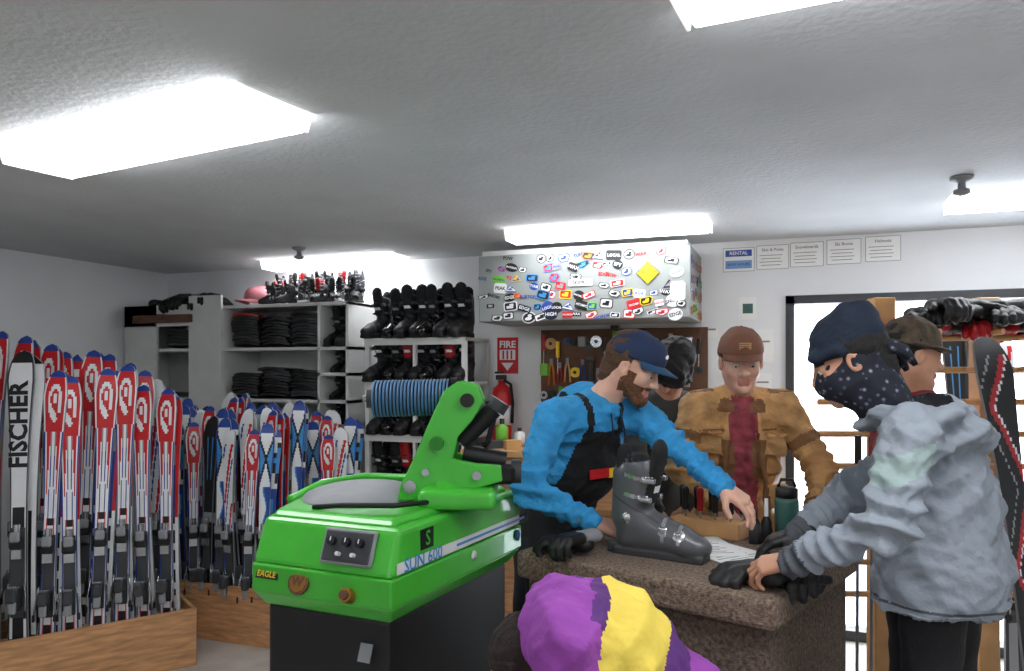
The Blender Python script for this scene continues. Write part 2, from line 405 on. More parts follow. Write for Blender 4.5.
for iy in range(7):
    for ix in range(17):
        if rng.random()<.08: continue
        x=cx0+.045+ix*.074+rng.uniform(-.02,.02)+(.035 if iy%2 else 0); z=cz0+.028+iy*.059+rng.uniform(-.012,.012)
        if x>cx1-.045 or z>cz1-.022: continue
        if abs(x+.80)<.10 and abs(z-2.16)<.085: continue
        if abs(x+1.2)<.09 and abs(z-2.12)<.035: continue
        kd=int(rng.choice([0,0,0,1,1,3,4,5])); c=str(rng.choice(cols,p=[.30,.20,.12,.10,.08,.05,.04,.02,.03,.04,.01,.01])); tc='white' if c in('black','red_bright','blue','navy','teal_bottle') else str(rng.choice(['black','red_bright','blue','black']))
        w=rng.uniform(.05,.092); h_=w*rng.uniform(.42,.8) if kd!=1 else w*rng.uniform(.55,.95)
        wd=str(rng.choice(words)) if rng.random()<.55 and kd<3 else ''
        if rng.random()<.15: w*=1.2;h_=.03;kd=0;wd='~'+str(rng.choice(words)); c=str(rng.choice(['black','red_bright','blue','black']))
        sticker(FM(x,z),w,h_,kd,c,tc,wd,rng.uniform(-.4,.4),.0010*(k%6)); k+=1
sticker(FM(-.80,2.16),.135,.12,2,'black','white','',0,.0065); sticker(FM(-.80,2.16),.127,.112,2,'yellow','yellow','',0,.0075); b.text('CAUTION',.024,'black',FM(-.80,2.165)@T(0,0,.0090)); b.text('ADULTS ONLY',.013,'black',FM(-.80,2.145)@T(0,0,.0090))
sticker(FM(-1.2,2.12),.15,.04,0,'white','black','SKIPRO',0,.006)
sticker(FM(-.63,2.05),.085,.11,0,'paper','paper','',0,.006)
for i in range(24):
    sticker(SMX(4.43+.085*(i%6),1.95+.095*(i//6)+rng.uniform(-.02,.02)),.08,.055,int(rng.choice([0,1,3])),str(rng.choice(cols)),'black','',rng.uniform(-.3,.3),.0010*(i%3))
b.build('sticker_covered_cabinet')
WM=lambda x,z,o=.006: np.array([[1,0,0,x],[0,0,-1,YB-o],[0,1,0,z],[0,0,0,1.]])
def quadm(b,x,z,cx,cz,w,h_,m,o=.006): b.add([(cx-w/2,cz-h_/2,0),(cx+w/2,cz-h_/2,0),(cx+w/2,cz+h_/2,0),(cx-w/2,cz+h_/2,0)],[(0,1,2,3)],m,WM(x,z,o))
for i,x in enumerate([-.335,-.135,.06,.265,.475]):
    b=MB(); w,h_=(.185,.145); z=2.285+.006*i
    b.box((x,YB-.003,z),(w,.004,h_),'paper')
    for (qx,qz,qw,qh) in((0,h_/2,w,.003),(0,-h_/2,w,.003),(-w/2,0,.003,h_),(w/2,0,.003,h_)): quadm(b,x,z,qx,qz,qw,qh,'grey_mid',.0055)
    if i==0:
        quadm(b,x,z,0,.04,w*.85,.04,'blue'); quadm(b,x,z,0,-.03,w*.85,.05,'paper_blue'); b.text('RENTAL',.03,'white',WM(x,z+.04,.007)); b.text('SHOP HOURS',.022,'blue',WM(x,z-.03,.007))
    else:
        b.text(['','Skis & Poles','Snowboards','Ski Boots','Helmets'][i],.026,'ink',WM(x,z+.045))
        for r in range(4): quadm(b,x,z,-.01,.012-r*.02,w*(.72-.1*(r%2)),.0035,'ink')
    b.build('wall_notice')
b=MB(); b.box((-.28,YB-.004,1.98),(.10,.006,.14),'paper'); b.box((-.28,YB-.008,1.98),(.06,.004,.06),'teal_bottle'); b.build('wall_notice')
for x,z,w,h_ in((-.2,1.75,.14,.2),(-.36,1.72,.12,.16),(-.2,1.5,.12,.16),(-.5,1.83,.08,.05)):
    b=MB(); b.box((x,YB-.003,z),(w,.004,h_),'paper'); b.add([(-w*.35,-.01,0),(w*.35,-.01,0),(w*.35,0,0),(-w*.35,0,0)],[(0,1,2,3)],'ink',WM(x,z+.03)); b.build('wall_notice')
SX=-1.87
b=MB(); b.box((SX,YB-.004,1.70),(.155,.006,.25),'red_bright',.002); b.text('FIRE',.066,'white',WM(SX,1.775,.009),.03)
b.box((SX,YB-.009,1.705),(.115,.002,.07),'white')
for q in(-.03,0,.03): b.box((SX+q,YB-.0105,1.705),(.012,.002,.06),'red_bright')
b.add([(-.045,.02,0),(.045,.02,0),(0,-.035,0)],[(0,2,1)],'white',WM(SX,1.63,.009)); b.build('fire_sign')
b=MB(); M=T(SX+.01,4.78,1.115,0,1.3)
b.lathe([(.045,0),(.052,.01),(.052,.24),(.045,.28),(.02,.30),(.02,.32)],'red_bright',M)
b.lathe([(.0535,.09),(.0535,.19)],'white',M); b.box((0,-.01,.335),(.03,.09,.025),'black',.004,M=M); b.box((0,-.03,.36),(.02,.1,.01),'black',.003,M=M)
b.tube([(.02,-.02,.32),(.06,-.03,.3),(.068,-.02,.2),(.06,-.01,.1)],.008,'rubber',M=M); b.build('fire_extinguisher')
# ---------------------------------------------------------------- ski boots
def boot_sd():
    s=SD()
    s.cone((0,.0,.06),(0,.19,.055),.05,.046,k=.02).ell((0,.225,.047),(.048,.062,.042),k=.03)
    s.cone((0,.03,.12),(0,.17,.08),.054,.038,k=.035)
    s.cone((0,.005,.12),(0,.045,.29),.062,.068,k=.02,flat=((1,0,0),.86))
    s.cone((0,-.02,.13),(0,-.012,.27),.045,.05,k=.02)
    s.cut((0,-.18,1),(0,.04,.32))
    s.cone((0,.035,.31),(0,.06,.42),.036,.046,m=2,k=.006,sub=True,flat=((1,0,0),.86))
    s.cone((0,.078,.22),(0,.108,.352),.042,.046,m=2,k=.008,flat=((0,1,0),.5))
    s.cone((0,-.03,.24),(0,-.022,.335),.038,.042,m=2,k=.008,flat=((0,1,0),.5))
    s.box((0,.11,.012),(.042,.16,.014),m=1,k=.004,rnd=.006)
    s.box((0,-.045,.02),(.032,.03,.02),m=1,k=.004,rnd=.006)
    for z,y,x in((.195,.075,.05),(.26,.09,.052)):
        for q in(-1,1): s.box((q*x,y,z),(.011,.022,.009),m=3,k=.002,rnd=.003)
    for y,z,x in((.135,.098,.036),(.19,.085,.034)):
        for q in(-1,1): s.box((q*x,y,z),(.014,.009,.01),m=3,k=.002,rnd=.003)
    for q in(-1,1): s.ell((q*.056,.005,.13),(.008,.014,.014),m=3,k=0)
    return s
def bootmesh(h):
    P,F,lab,N,c,NF=boot_sd().run(h); lab=lab.copy()
    for z in(.195,.26): lab[(lab==0)&(np.abs(c[:,2]-z+.2*(c[:,1]-.08))<.007)&(c[:,1]>.0)]=3
    for y in(.135,.19): lab[(lab==0)&(np.abs(c[:,1]-y)<.006)&(c[:,2]>.055)&(c[:,2]<.16)]=3
    lab[(lab==0)&(np.abs(c[:,2]-.155+.5*(c[:,1]-.05))<.004)&(c[:,1]<.12)]=1
    lab[(lab!=1)&(np.abs(c[:,0])<.024)&(np.abs(c[:,2]-.228)<.011)&(c[:,1]>.05)]=4
    return P,F,lab
BOOT=bootmesh(.0100); BOOTF=bootmesh(.004)
def boot(mb,M,mats,src=BOOT):
    mats=mats if len(mats)>4 else mats+[mats[0]]
    P,F,lab=src[:3]; mb.add(P,F,[mats[int(l)] for l in lab],M,True)
BM=['black','rubber','black_cloth','grey_dark','grey_mid']
# ---------------------------------------------------------------- storage shelf (left part of back wall)
b=MB(); x0,x1,y0,y1=-4.87,-2.87,4.48,4.9; t=.022
for x in(x0,-4.24,-3.96,-3.12,x1-t): b.bx(x,x+t,y0,y1,0,2.07,'shelf_white')
b.bx(-4.24,-3.94,y0-.02,y0,0,2.15,'shelf_white'); b.bx(x0,-4.55,y0-.02,y0,.0,2.09,'shelf_white'); b.bx(x0,-4.24,y0-.02,y0,1.93,2.09,'shelf_white')
for z in(.1,.55,1.0,1.37,1.74,2.05): b.bx(x0,x1,y0,y1,z,z+t,'shelf_white')
for z in(1.2,1.56): b.bx(-3.12,x1,y0,y1,z,z+t,'shelf_white')
b.bx(x0,x1,y1-.005,y1+.005,0,2.07,'shelf_white')
b.box((-4.48,y0-.035,1.985),(.56,.03,.06),'wood_dark',.004); b.box((-4.48,y0-.045,2.0),(.06,.03,.04),'wood_dark',.003)
b.build('storage_shelf')
def stack(name,xa,xb,z0,n,y=4.68,dy=.34,seed=0):
    b=MB(); r=np.random.default_rng(seed); W=(xb-xa); cols_=max(1,int(round(W/.26)))
    for c in range(cols_):
        cx=xa+(c+.5)*W/cols_
        for i in range(n-int(r.integers(0,4))):
            w=W/cols_*1.0; z=z0+.008+i*.021; ox=r.uniform(-.03,.03) if 0<c<cols_-1 else 0; oy=r.uniform(-.03,.01)
            V=[];F=[];nu,nv=8,5
            for s_,dz in((1,.016),(-1,0)):
                for iu in range(nu+1):
                    for iv in range(nv+1):
                        u=iu/nu*2-1;v=iv/nv*2-1
                        V.append((cx+ox+u*w/2*(1-.1*v*v),y+oy+v*dy/2*(1-.25*u*u),z+dz+.014*(1-u*u)-.006*v))
            q=(nu+1)*(nv+1)
            for iu in range(nu):
                for iv in range(nv):
                    a=iu*(nv+1)+iv; F.append((a,a+nv+1,a+nv+2,a+1)); F.append((q+a+1,q+a+nv+2,q+a+nv+1,q+a))
            for iu in range(nu):
                a=iu*(nv+1); F.append((a,q+a,q+a+nv+1,a+nv+1)); a+=nv; F.append((a,a+nv+1,q+a+nv+1,q+a))
            for iv in range(nv):
                a=iv; F.append((a,a+1,q+a+1,q+a)); a+=nu*(nv+1); F.append((a,q+a,q+a+1,a+1))
            b.add(V,F,'black' if r.random()<.8 else ('grey_dark' if r.random()<.9 else 'red'))
    return b.build(name)
stack('stacked_pads',-3.92,-3.14,1.762,12,seed=1); stack('stacked_pads',-3.92,-3.14,1.392,11,seed=2)
stack('stacked_pads',-4.53,-4.26,1.762,9,seed=3); stack('stacked_pads',-4.53,-4.26,1.392,3,seed=4); stack('stacked_pads',-3.92,-3.14,1.022,8,seed=5)
def bootrow(name,xs,y,z,mats,jit=.12,sc=1):
    b=MB()
    for i,x in enumerate(xs):
        boot(b,T(x,y+rng.uniform(-.01,.01),z,math.pi+rng.uniform(-jit,jit),sc*rng.uniform(.96,1.02)),mats[i%len(mats)])
    return b.build(name)
for z,sc_ in((1.762,.8),(1.582,.5),(1.392,.5),(1.222,.5),(1.022,.5)): bootrow('ski_boots_row',[-3.035,-2.94],4.66,z,[BM],sc=sc_)
def glove_sd(sc=1.0,curl=.35,spread=1.):
    s=SD(); r=.0125
    s.cone((0,-.06,0),(0,.0,0),.036,.03,k=.02,flat=((0,0,1),.75),m=1)
    s.cone((-.02,.02,0),(-.02,.07,0),.021,.02,k=.02).cone((.015,.02,0),(.02,.075,0),.021,.02,k=.02)
    for i,(x,y,L) in enumerate(((.034,.082,.07),(.012,.09,.08),(-.012,.085,.074),(-.034,.072,.058))):
        a=A(x,y,0);an=0
        for j,f in enumerate((.45,.3,.25)):
            an+=curl; d=nrm((x*1.8*spread,math.cos(an),-math.sin(an))); e=a+d*L*f; s.cone(a,e,r,r*.95,k=.005); a=e
    s.cone((.03,.01,-.005),(.062,.04,-.012),.017,.014,k=.012).cone((.062,.04,-.012),(.07,.075,-.02),.014,.012,k=.006)
    return s
GL=glove_sd().run(.005); GLc=glove_sd(curl=.8,spread=.5).run(.005)
def glove(mb,M,mats=('black','grey_dark'),src=GL): mb.add(src[0],src[1],[mats[int(l)%2] for l in src[2]],M,True)
b=MB()
for i in range(9):
    glove(b,T(-4.62+.06*i,4.62+rng.uniform(-.06,.06),2.115+.02*(i%3),rng.uniform(0,6),1.2),('black','grey_mid' if i%2 else 'black'),GLc)
b.build('glove_pile')
b=MB()
for i in range(26):
    x=-3.58+.028*i; boot(b,T(x,4.66+.08*(i%3-1),2.085+(.06 if i%3==1 else 0),rng.uniform(-1.6,1.6)+math.pi,.42),[['black','rubber','black_cloth','grey_dark'],['grey_dark','white','black','grey_mid'],['black','rubber','black','black'],['black','rubber','red','grey_mid']][i%4])
b.build('shoe_pile')
def brim(mb,M,m,L=.075,z=.045,drop=.02,R=.088):
    V=[];F=[];nu,nv=16,5
    for dz in(0,-.004):
        for iu in range(nu+1):
            for iv in range(nv+1):
                t=(iu/nu*2-1)*1.15; v=iv/nv
                x=R*math.sin(t)*(1-.06*v)*.98; yb=-.015+(R*1.2)*math.cos(t)
                y=yb+v*L*max(0,math.cos(t*1.25))**.55
                V.append((x,y,z+dz-drop*(abs(t)/1.15)**2*1.0*v-drop*.55*v))
    q=(nu+1)*(nv+1)
    for iu in range(nu):
        for iv in range(nv):
            a=iu*(nv+1)+iv; F.append((a,a+nv+1,a+nv+2,a+1)); F.append((q+a+1,q+a+nv+2,q+a+nv+1,q+a))
    for iu in range(nu):
        a=iu*(nv+1)+nv; F.append((a,a+nv+1,q+a+nv+1,q+a))
    mb.add(V,F,m,M,True)
def cap(mb,M,m,mb2=None,low=.03):
    s=SD().ell((0,-.015,.04),(.088,.108,.092),k=.01).ell((0,.05,.06),(.06,.05,.058),k=.03)
    s.cut((0,.12,-1),(0,0,low)); s.ell((0,-.015,.132),(.008,.008,.005),k=.002)
    mb.sdf(s,.004,[m],M=M); brim(mb,M,mb2 or m,z=low+.016)
    mb.tube([(.03,.0958,.06),(.034,.06,.105),(.02,.02,.125),(0,-.015,.133)],.0012,mb2 or m,n=5,M=M); mb.tube([(-.03,.0958,.06),(-.034,.06,.105),(-.02,.02,.125),(0,-.015,.133)],.0012,mb2 or m,n=5,M=M)
b=MB(); cap(b,T(-3.75,4.66,2.075,2.6,1.15),'pink'); b.build('baseball_cap')
b=MB(); x0,x1,y0,y1=-2.72,-1.98,4.45,4.85
for x in(x0,x1-.03,):
    for y in(y0,y1-.03): b.bx(x,x+.03,y,y+.03,0,1.80,'shelf_white')
b.bx((x0+x1)/2-.01,(x0+x1)/2+.01,y0,y0+.03,0,1.8,'shelf_white')
SZ=(.35,.76,1.15,1.5,1.79)
for z in SZ: b.bx(x0,x1,y0,y1,z,z+.022,'shelf_white',.003); b.bx(x0,x1,y0-.012,y0,z-.025,z+.022,'shelf_white')
b.build('boot_shelf')
xs=[x0+.065+i*.102+(.008 if i%2 else -.004) for i in range(7)]
for z in SZ: bootrow('ski_boots_row',xs,4.62,z+.022,[['black','rubber','black_cloth','grey_dark','white'],['black_gloss','rubber','black_cloth','grey_dark','grey_mid'],['black','rubber','red' if z<1.6 else 'black_cloth','grey_dark','white']],sc=.90)
# ---------------------------------------------------------------- workbench + tools
b=MB(); b.bx(-1.95,-.45,4.3,4.9,1.07,1.11,'wood_light',.004); b.bx(-1.93,-.48,4.34,4.88,0,1.07,'wood')
for i in range(3):
    b.bx(-1.9+i*.48,-1.47+i*.48,4.325,4.34,.78,1.03,'plywood',.003); b.bx(-1.9+i*.48,-1.47+i*.48,4.325,4.34,.08,.74,'plywood',.003); b.cyl((-1.685+i*.48,4.31,.9),(-1.685+i*.48,4.325,.9),.012,'chrome')
b.build('workbench')
b=MB(); b.bx(-1.62,-.52,4.895,4.915,1.13,1.87,'wood_dark')
b.build('tool_board')
b=MB()
for i in range(80):
    x=-1.59+(i%20)*.053+rng.uniform(-.012,.012); z=(1.82,1.64,1.47,1.30)[i//20]+rng.uniform(-.03,.02); c=['red','black','grey_mid','yellow','orange','chrome','black','wood_light','lime','grey_dark','blue'][(i*7)%11]
    kd=int(rng.integers(0,5)); f=rng.uniform(.7,1.25); yy=4.88-.01*(i%3)
    if kd==0: b.cyl((x,yy,z),(x,yy,z-.09*f),.013,c,n=10); b.cyl((x,yy,z-.09*f),(x,yy,z-.18*f),.004,'chrome',n=8)
    elif kd==1:
        for s_ in(-1,1): b.tube([(x+s_*.004,yy,z),(x+s_*.014,yy,z-.05*f),(x+s_*.02,yy,z-.15*f)],.006,c)
        b.box((x,yy,z+.01),(.02,.012,.04),'grey_mid',.002)
    elif kd==2: b.box((x,yy,z-.05),(.032,.014,.15*f),c,.004); b.box((x,yy-.005,z+.04),(.055,.02,.03),'grey_dark',.004)
    elif kd==3: b.cyl((x-.0,yy+.01,z-.03),(x,yy-.015,z-.03),.032*f,c,n=18); b.cyl((x,yy-.016,z-.03),(x,yy-.018,z-.03),.012,'black',n=12)
    else: b.box((x,yy,z-.04),(.05*f,.03,.07*f),c,.006)
b.build('hanging_hand_tools')
b=MB()
for i,(x,c,hh,r) in enumerate(((-1.75,'lime',.18,.04),(-1.66,'white',.12,.035),(-1.58,'red',.12,.04),(-1.5,'yellow',.16,.03),(-1.42,'grey_mid',.14,.04),(-1.33,'black',.14,.05),(-1.24,'orange',.2,.03),(-1.15,'sky',.16,.03),(-1.06,'white',.2,.04),(-.96,'black',.16,.05),(-.87,'lime',.12,.03),(-.8,'red',.2,.035),(-.7,'orange',.1,.03))):
    M=T(x,4.5+.08*(i%3),1.11); b.lathe([(r,0),(r,hh*.7),(r*.4,hh*.82),(r*.4,hh)],[c,c,'black'],M)
for i in range(12): b.box((-1.88+.12*i,4.39+.03*(i%2),1.13),(.1,.05,.04+.02*(i%3)),['black','grey_dark','wood_light','red','grey_mid'][i%5],.004,rot=.4*i)
b.build('bench_clutter')
# ---------------------------------------------------------------- wooden ski bins & skis (survey frame)
def binbox(name,p0,p1,depth,h,ext=0):
    p0=A(*p0,0);p1=A(*p1,0); d=nrm(p1-p0); n=A(-d[1],d[0],0); L=np.linalg.norm(p1-p0); b=MB(RS)
    M=np.eye(4);M[:3,0]=d;M[:3,1]=n;M[:3,3]=p0; t=.02
    b.box((L/2,t/2,h/2),(L,t,h),'plywood',.002,M=M); b.box((L/2,depth-t/2,h/2),(L,t,h),'plywood',.002,M=M)
    b.box((t/2,depth/2,h/2),(t,depth-2*t,h),'plywood',.002,M=M); b.box((L-t/2,depth/2,h/2),(t,depth-2*t,h),'plywood',.002,M=M)
    b.box((L/2,depth/2,.03),(L-2*t,depth-2*t,.02),'plywood',M=M)
    b.box((L/2,depth/2,h*.8),(L-2*t,.03,.03),'wood_light',M=M)
    b.build(name); return M
B1=binbox('wooden_ski_bin',(-2.86,3.26),(-1.71,4.12),.40,.31)
B2=binbox('wooden_ski_bin',(-2.31,4.70),(-1.368,4.35),.42,.33)
B3=binbox('wooden_ski_bin',(-1.75,5.02),(-1.08,4.77),.34,.33)
def skicol(style,t,u):
    if style=='red':
        if t>.975: return 'blue'
        if t>.80:
            if abs(u)>.80: return 'white'
            e=((t-.895)/.062)**2+(u/.62)**2
            if e<1:
                e2=((t-.905)/.034)**2+((u+.02)/.36)**2; e3=((t-.905)/.017)**2+((u+.02)/.17)**2
                if e3<1: return 'white'
                if e2<1: return 'red_bright'
                if t<.90 and abs(u-(.895-t)*7+.02)<.13: return 'red_bright'
                return 'white'
            return 'red_bright'
        if t>.52:
            a_=abs(u); k_=(.80-t)/.28
            if a_>.86: return 'blue'
            if a_>.78: return 'white'
            if a_>.78-.5*(1-k_): return 'red_bright'
            if abs(a_-(.22+.1*k_))<.07: return 'blue' if t<.72 else 'grey_mid'
            return 'white'
        if t>.12:
            if abs(u)>.84: return 'blue'
            if abs(u)>.6: return 'white'
            return 'red_bright' if abs(u)>.42 else ('black' if (t*14)%1<.62 else 'white')
        return 'red' if t<.05 else ('white' if abs(u)>.3 else 'blue')
    if style=='white':
        if t>.965 : return 'black'
        if abs(u)>.9: return 'grey_dark'
        if t<.46: return 'black' if abs(u)<.55 or t<.15 else 'white'
        if t<.53: return 'black' if abs(u)<.75 else 'white'
        return 'white'
    if style=='blue':
        if t>.955: return 'blue'
        if t>.70:
            s_=(t-.83)*9
            if abs(u)>.86: return 'blue'
            if abs(abs(u)-abs(s_))<.16: return 'black'
            return 'white' if abs(s_)>abs(u) else 'sky'
        if t>.45: return 'white' if u<-.1+math.sin(t*34)*.35 else ('blue' if u>.15+math.sin(t*34)*.35 else 'sky')
        return 'black' if abs(u)<.6 else 'blue'
    if style=='silver':
        if t>.93: return 'white'
        if t>.5: return 'red_bright' if abs(u-((t*5)%1.6-.8))<.2 else ('blue' if abs(u-((t*5+.5)%1.6-.8))<.12 else 'white')
        return 'grey_mid' if abs(u)<.6 else 'black'
    if style=='dark':
        if t>.9: return 'black'
        if t>.7: return 'sky' if abs(abs(u)-.35)<.12 else 'black'
        return 'black' if int(t*20)%5 else 'grey_mid'
    if style=='board':
        if t>.95: return 'black'
        k_=u+math.asin(math.sin(t*17))*.6
        if .15<k_<.5 and t>.3: return 'red'
        if .5<k_<.6 and t>.3: return 'white'
        if -.55<k_<-.45 and t>.5: return 'grey_mid'
        return 'black'
    return 'grey_dark'
def ski(b,base,top,side,style,W=1.0,bind=True,hi=True):
    base=A(*base);top=A(*top); ax=nrm(top-base); side=nrm(side-ax*(side@ax)); nn=np.cross(side,ax)
    if nn[1]>0: nn=-nn
    L=np.linalg.norm(top-base); NL,NW=(130,14) if hi else (40,4); V=[];F=[];m=[]
    def prof(t):
        w=.0335+.012*(1-t*2)**2 if t<.5 else .0335+.021*((t-.5)/.4)**2 if t<.9 else .0545
        if t>.9: w=.0545*math.sqrt(max(0,1-((t-.9)/.1)**2))**.8+.001
        if t<.02: w*=.9
        return w*W
    for side_i in(0,1):
        for i in range(NL+1):
            t=i/NL; w=prof(t); cv=-.035*max(0,(t-.9)/.1)**2+.01*math.sin(math.pi*t)
            for j in range(NW+1):
                u=j/NW*2-1; V.append(base+ax*L*t+side*w*u+nn*(cv+(.006 if side_i==0 else -.006)))
    q=(NL+1)*(NW+1)
    for i in range(NL):
        for j in range(NW):
            a=i*(NW+1)+j; F.append((a,a+1,a+NW+2,a+NW+1)); m.append(skicol(style,(i+.5)/NL,(j+.5)/NW*2-1)); F.append((q+a,q+a+NW+1,q+a+NW+2,q+a+1)); m.append('grey_dark')
    for i in range(NL):
        a=i*(NW+1); F.append((a,a+NW+1,q+a+NW+1,q+a)); m.append('grey_mid'); a+=NW; F.append((a,q+a,q+a+NW+1,a+NW+1)); m.append('grey_mid')
    b.add(V,F,m,None,False)
    if bind:
        M=np.eye(4);M[:3,0]=side;M[:3,1]=ax;M[:3,2]=nn;M[:3,3]=base
        y=L*.34
        b.box((0,y,.016),(.055*W,.42*L/1.6,.014),'grey_dark',.003,M=M)
        b.box((0,y+.15,.035),(.062,.075,.035),'black',.01,M=M); b.box((0,y+.175,.055),(.045,.05,.022),'grey_mid',.007,M=M); b.cyl((0,y+.185,.03),(0,y+.235,.03),.017,'chrome',n=12,M=M)
        b.box((0,y+.09,.032),(.05,.05,.014),'chrome',.003,M=M)
        b.box((0,y-.12,.04),(.055,.11,.04),'black',.01,M=M); b.box((0,y-.10,.075),(.045,.07,.045),'grey_dark',.01,M=M); b.box((0,y-.16,.07),(.035,.06,.02),'grey_mid',.006,M=M); b.box((0,y-.065,.055),(.04,.015,.04),'chrome',.004,M=M)
        for s_ in(-1,1): b.tube([(s_*.035,y-.05,.03),(s_*.045,y-.12,.035),(s_*.048,y-.2,.05)],.004,'chrome',n=6,M=M); b.box((s_*.048,y-.2,.05),(.012,.035,.012),'black',.003,M=M)
def skipair(base,top,side,style,W=1.0,text=None):
    b=MB(RS); base=A(*base);top=A(*top); ski(b,base,top,A(*side),style,W)
    side=nrm(side); ax=nrm(top-base)
    ski(b,base+A(-side[1],side[0],0)*.05+side*.012,top+A(-side[1],side[0],0)*.03+side*rng.uniform(-.03,.05)-ax*rng.uniform(0,.03),A(*side),style,W,bind=False,hi=False)
    if text:
        sd=nrm(A(*side)-ax*(A(*side)@ax)); nn=np.cross(sd,ax)
        if nn[1]>0: nn=-nn
        L=np.linalg.norm(top-base); M=np.eye(4); M[:3,0]=ax; M[:3,2]=nn; M[:3,1]=np.cross(nn,ax)
        M[:3,3]=base+ax*L*.775+nn*.018; b.text(text,.115,'black',M,.035)
    return b.build('ski_pair')
def place(M,x,y): return (M@A(x,y,0,1))[:2]
r=np.random.default_rng(5)
for row,(yy,xs_,hs_) in enumerate(((.09,[.30,.45,.63,.745,.85,.965,1.085,1.20,1.31],[1.68,1.7,1.70,1.60,1.57,1.61,1.63,1.52,1.50]),(.28,[.2,.36,.50,.63,.74,.83,.92,1.02,1.12,1.22,1.31],[1.75,1.75,1.80,1.78,1.74,1.70,1.71,1.69,1.64,1.60,1.55]))):
    for i,x in enumerate(xs_):
        p=place(B1,min(x,1.375),yy); style='white' if (row==0 and i==2) else ('red' if r.random()<.93 else 'silver')
        h_=hs_[i]; lean=r.uniform(-.05,.05)
        if row==0 and i==2: lean=-.02
        s_=nrm(A(math.cos(r.uniform(-.1,.35)),math.sin(r.uniform(-.1,.45)),0))
        skipair((p[0],p[1],.045),(p[0]+lean-.02,p[1]+r.uniform(.02,.09),h_),s_,style,.98 if style!='white' else 1.15,'FISCHER' if row==0 and i==2 else None)
for row,yy in enumerate((.06,.155,.25,.34)):
    for i in range(9):
        x=.07+i*.1+.025*(row%2); p=place(B2,min(x,.94),yy)
        style=['blue','silver','blue','red','dark','blue','silver','red','blue'][(i+row*4)%9]; h_=r.uniform(1.24,1.36)+.035*row
        s_=nrm(A(math.cos(r.uniform(-.5,.5)),math.sin(r.uniform(-.5,.5)),0))
        skipair((p[0],p[1],.045),(p[0]+r.uniform(-.05,.05),p[1]+r.uniform(0,.04),h_),s_,style,.82)
for row,yy in enumerate((.08,.17,.26)):
    for i in range(6):
        p=place(B3,.07+i*.105,yy); style=['silver','blue','red','silver','blue','red'][(i+row)%6]
        skipair((p[0],p[1],.045),(p[0]+r.uniform(-.04,.04),p[1]+r.uniform(0,.03),r.uniform(1.16,1.27)+.03*row),A(1,r.uniform(-.2,.4),0),style,.88)
# ---------------------------------------------------------------- counter
b=MB(RS); O=A(.01,2.53,0); E=A(.685,1.98,0); d=nrm(E-O); n=A(-d[1],d[0],0); L=np.linalg.norm(E-O); DP=.78
M=np.eye(4);M[:3,0]=d;M[:3,1]=n;M[:3,3]=O
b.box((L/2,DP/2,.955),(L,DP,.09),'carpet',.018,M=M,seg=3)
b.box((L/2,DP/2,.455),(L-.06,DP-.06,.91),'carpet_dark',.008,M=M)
b.box((L/2,DP/2,.03),(L-.03,DP-.03,.06),'black',M=M)
b.build('carpeted_counter')
CT=1.0
# ---------------------------------------------------------------- grinder
b=MB(RS); PA,PB,PC,PD=A(-.77,2.25),A(-.325,2.05),A(.035,2.80),A(-.72,3.02)
ctr=(PA+PB+PC+PD)/4
def ring(f,z,fr=0):
    out=[]
    dirf=A(.406,.914)
    for i,p in enumerate((PA,PB,PC,PD)):
        q=ctr+(p-ctr)*f
        if i<2: q=q+dirf*fr
        out.append((q[0],q[1],z))
    return out
b.loft(ring(.88,0),ring(.88,.9),'black',.01)
b.loft(ring(.9,.90),ring(1.0,.95),'green_paint',.008)
b.loft(ring(1.0,.948),ring(1.0,1.03),'green_paint',.006)
b.loft(ring(1.0,1.028),ring(.985,1.16,.045),'green_paint',.018,seg=3)
b.loft(ring(.90,1.158,.02),ring(.86,1.18,.03),'green_paint',.01,seg=2)
fx=nrm(A(*(PB-PA),0)); fn=A(fx[1],-fx[0],0)
up=nrm(A(-fn[0]*.38,-fn[1]*.38,1)); nn=np.cross(fx,up)
def FP(s_,z):
    p=A(*(PA+(PB-PA)*s_),z); back=.045*max(0,(z-1.028)/.137)+.004; return p-fn*back
def FMx(s_,z,o=.004):
    Q=np.eye(4);Q[:3,0]=fx;Q[:3,1]=up;Q[:3,2]=nn;Q[:3,3]=FP(s_,z)+nn*o; return Q
b.box((0,0,.003),(.175,.1,.012),'grey_mid',.004,M=FMx(.68,1.10)); b.box((0,0,.008),(.16,.086,.008),'grey_dark',.003,M=FMx(.68,1.10))
for dx,dy in((-.05,.012),(0,.012),(.045,.012),(-.02,-.022),(.03,-.022)):
    b.cyl((dx,dy,.01),(dx,dy,.026),.013 if dy>0 else .006,'black' if dy>0 else 'white',n=14,M=FMx(.68,1.10))
    if dy>0: b.box((dx,dy+.005,.027),(.003,.012,.002),'white',M=FMx(.68,1.10))
b.box((-.0,.0,.004),(.08,.026,.004),'black',M=FMx(.12,1.0,.0)); b.text('EAGLE',.024,'yellow',FMx(.12,1.0,.009))
b.lathe([(.036,0),(.036,.010)],'wood_dark',FMx(.36,.99,.0),n=12,sm=False); b.lathe([(.029,.004),(.029,.012)],'brass',FMx(.36,.99,.0),n=8,sm=False); b.text('W',.038,'wood_dark',FMx(.36,.99,.014),.04); b.box((0,.034,.008),(.04,.014,.006),'brass',M=FMx(.36,.99,.0))
b.cyl((0,0,-.01),(0,0,.03),.02,'brass',M=FMx(.72,.972,0)); b.cyl((0,0,.03),(0,0,.04),.013,'wood_dark',M=FMx(.72,.972,0))
b.box((0,0,0),(.04,.05,.004),'grey_mid',M=FMx(.78,.82,-.03))
rx=nrm(A(*(PC-PB),0)); rn=A(rx[1],-rx[0],0)
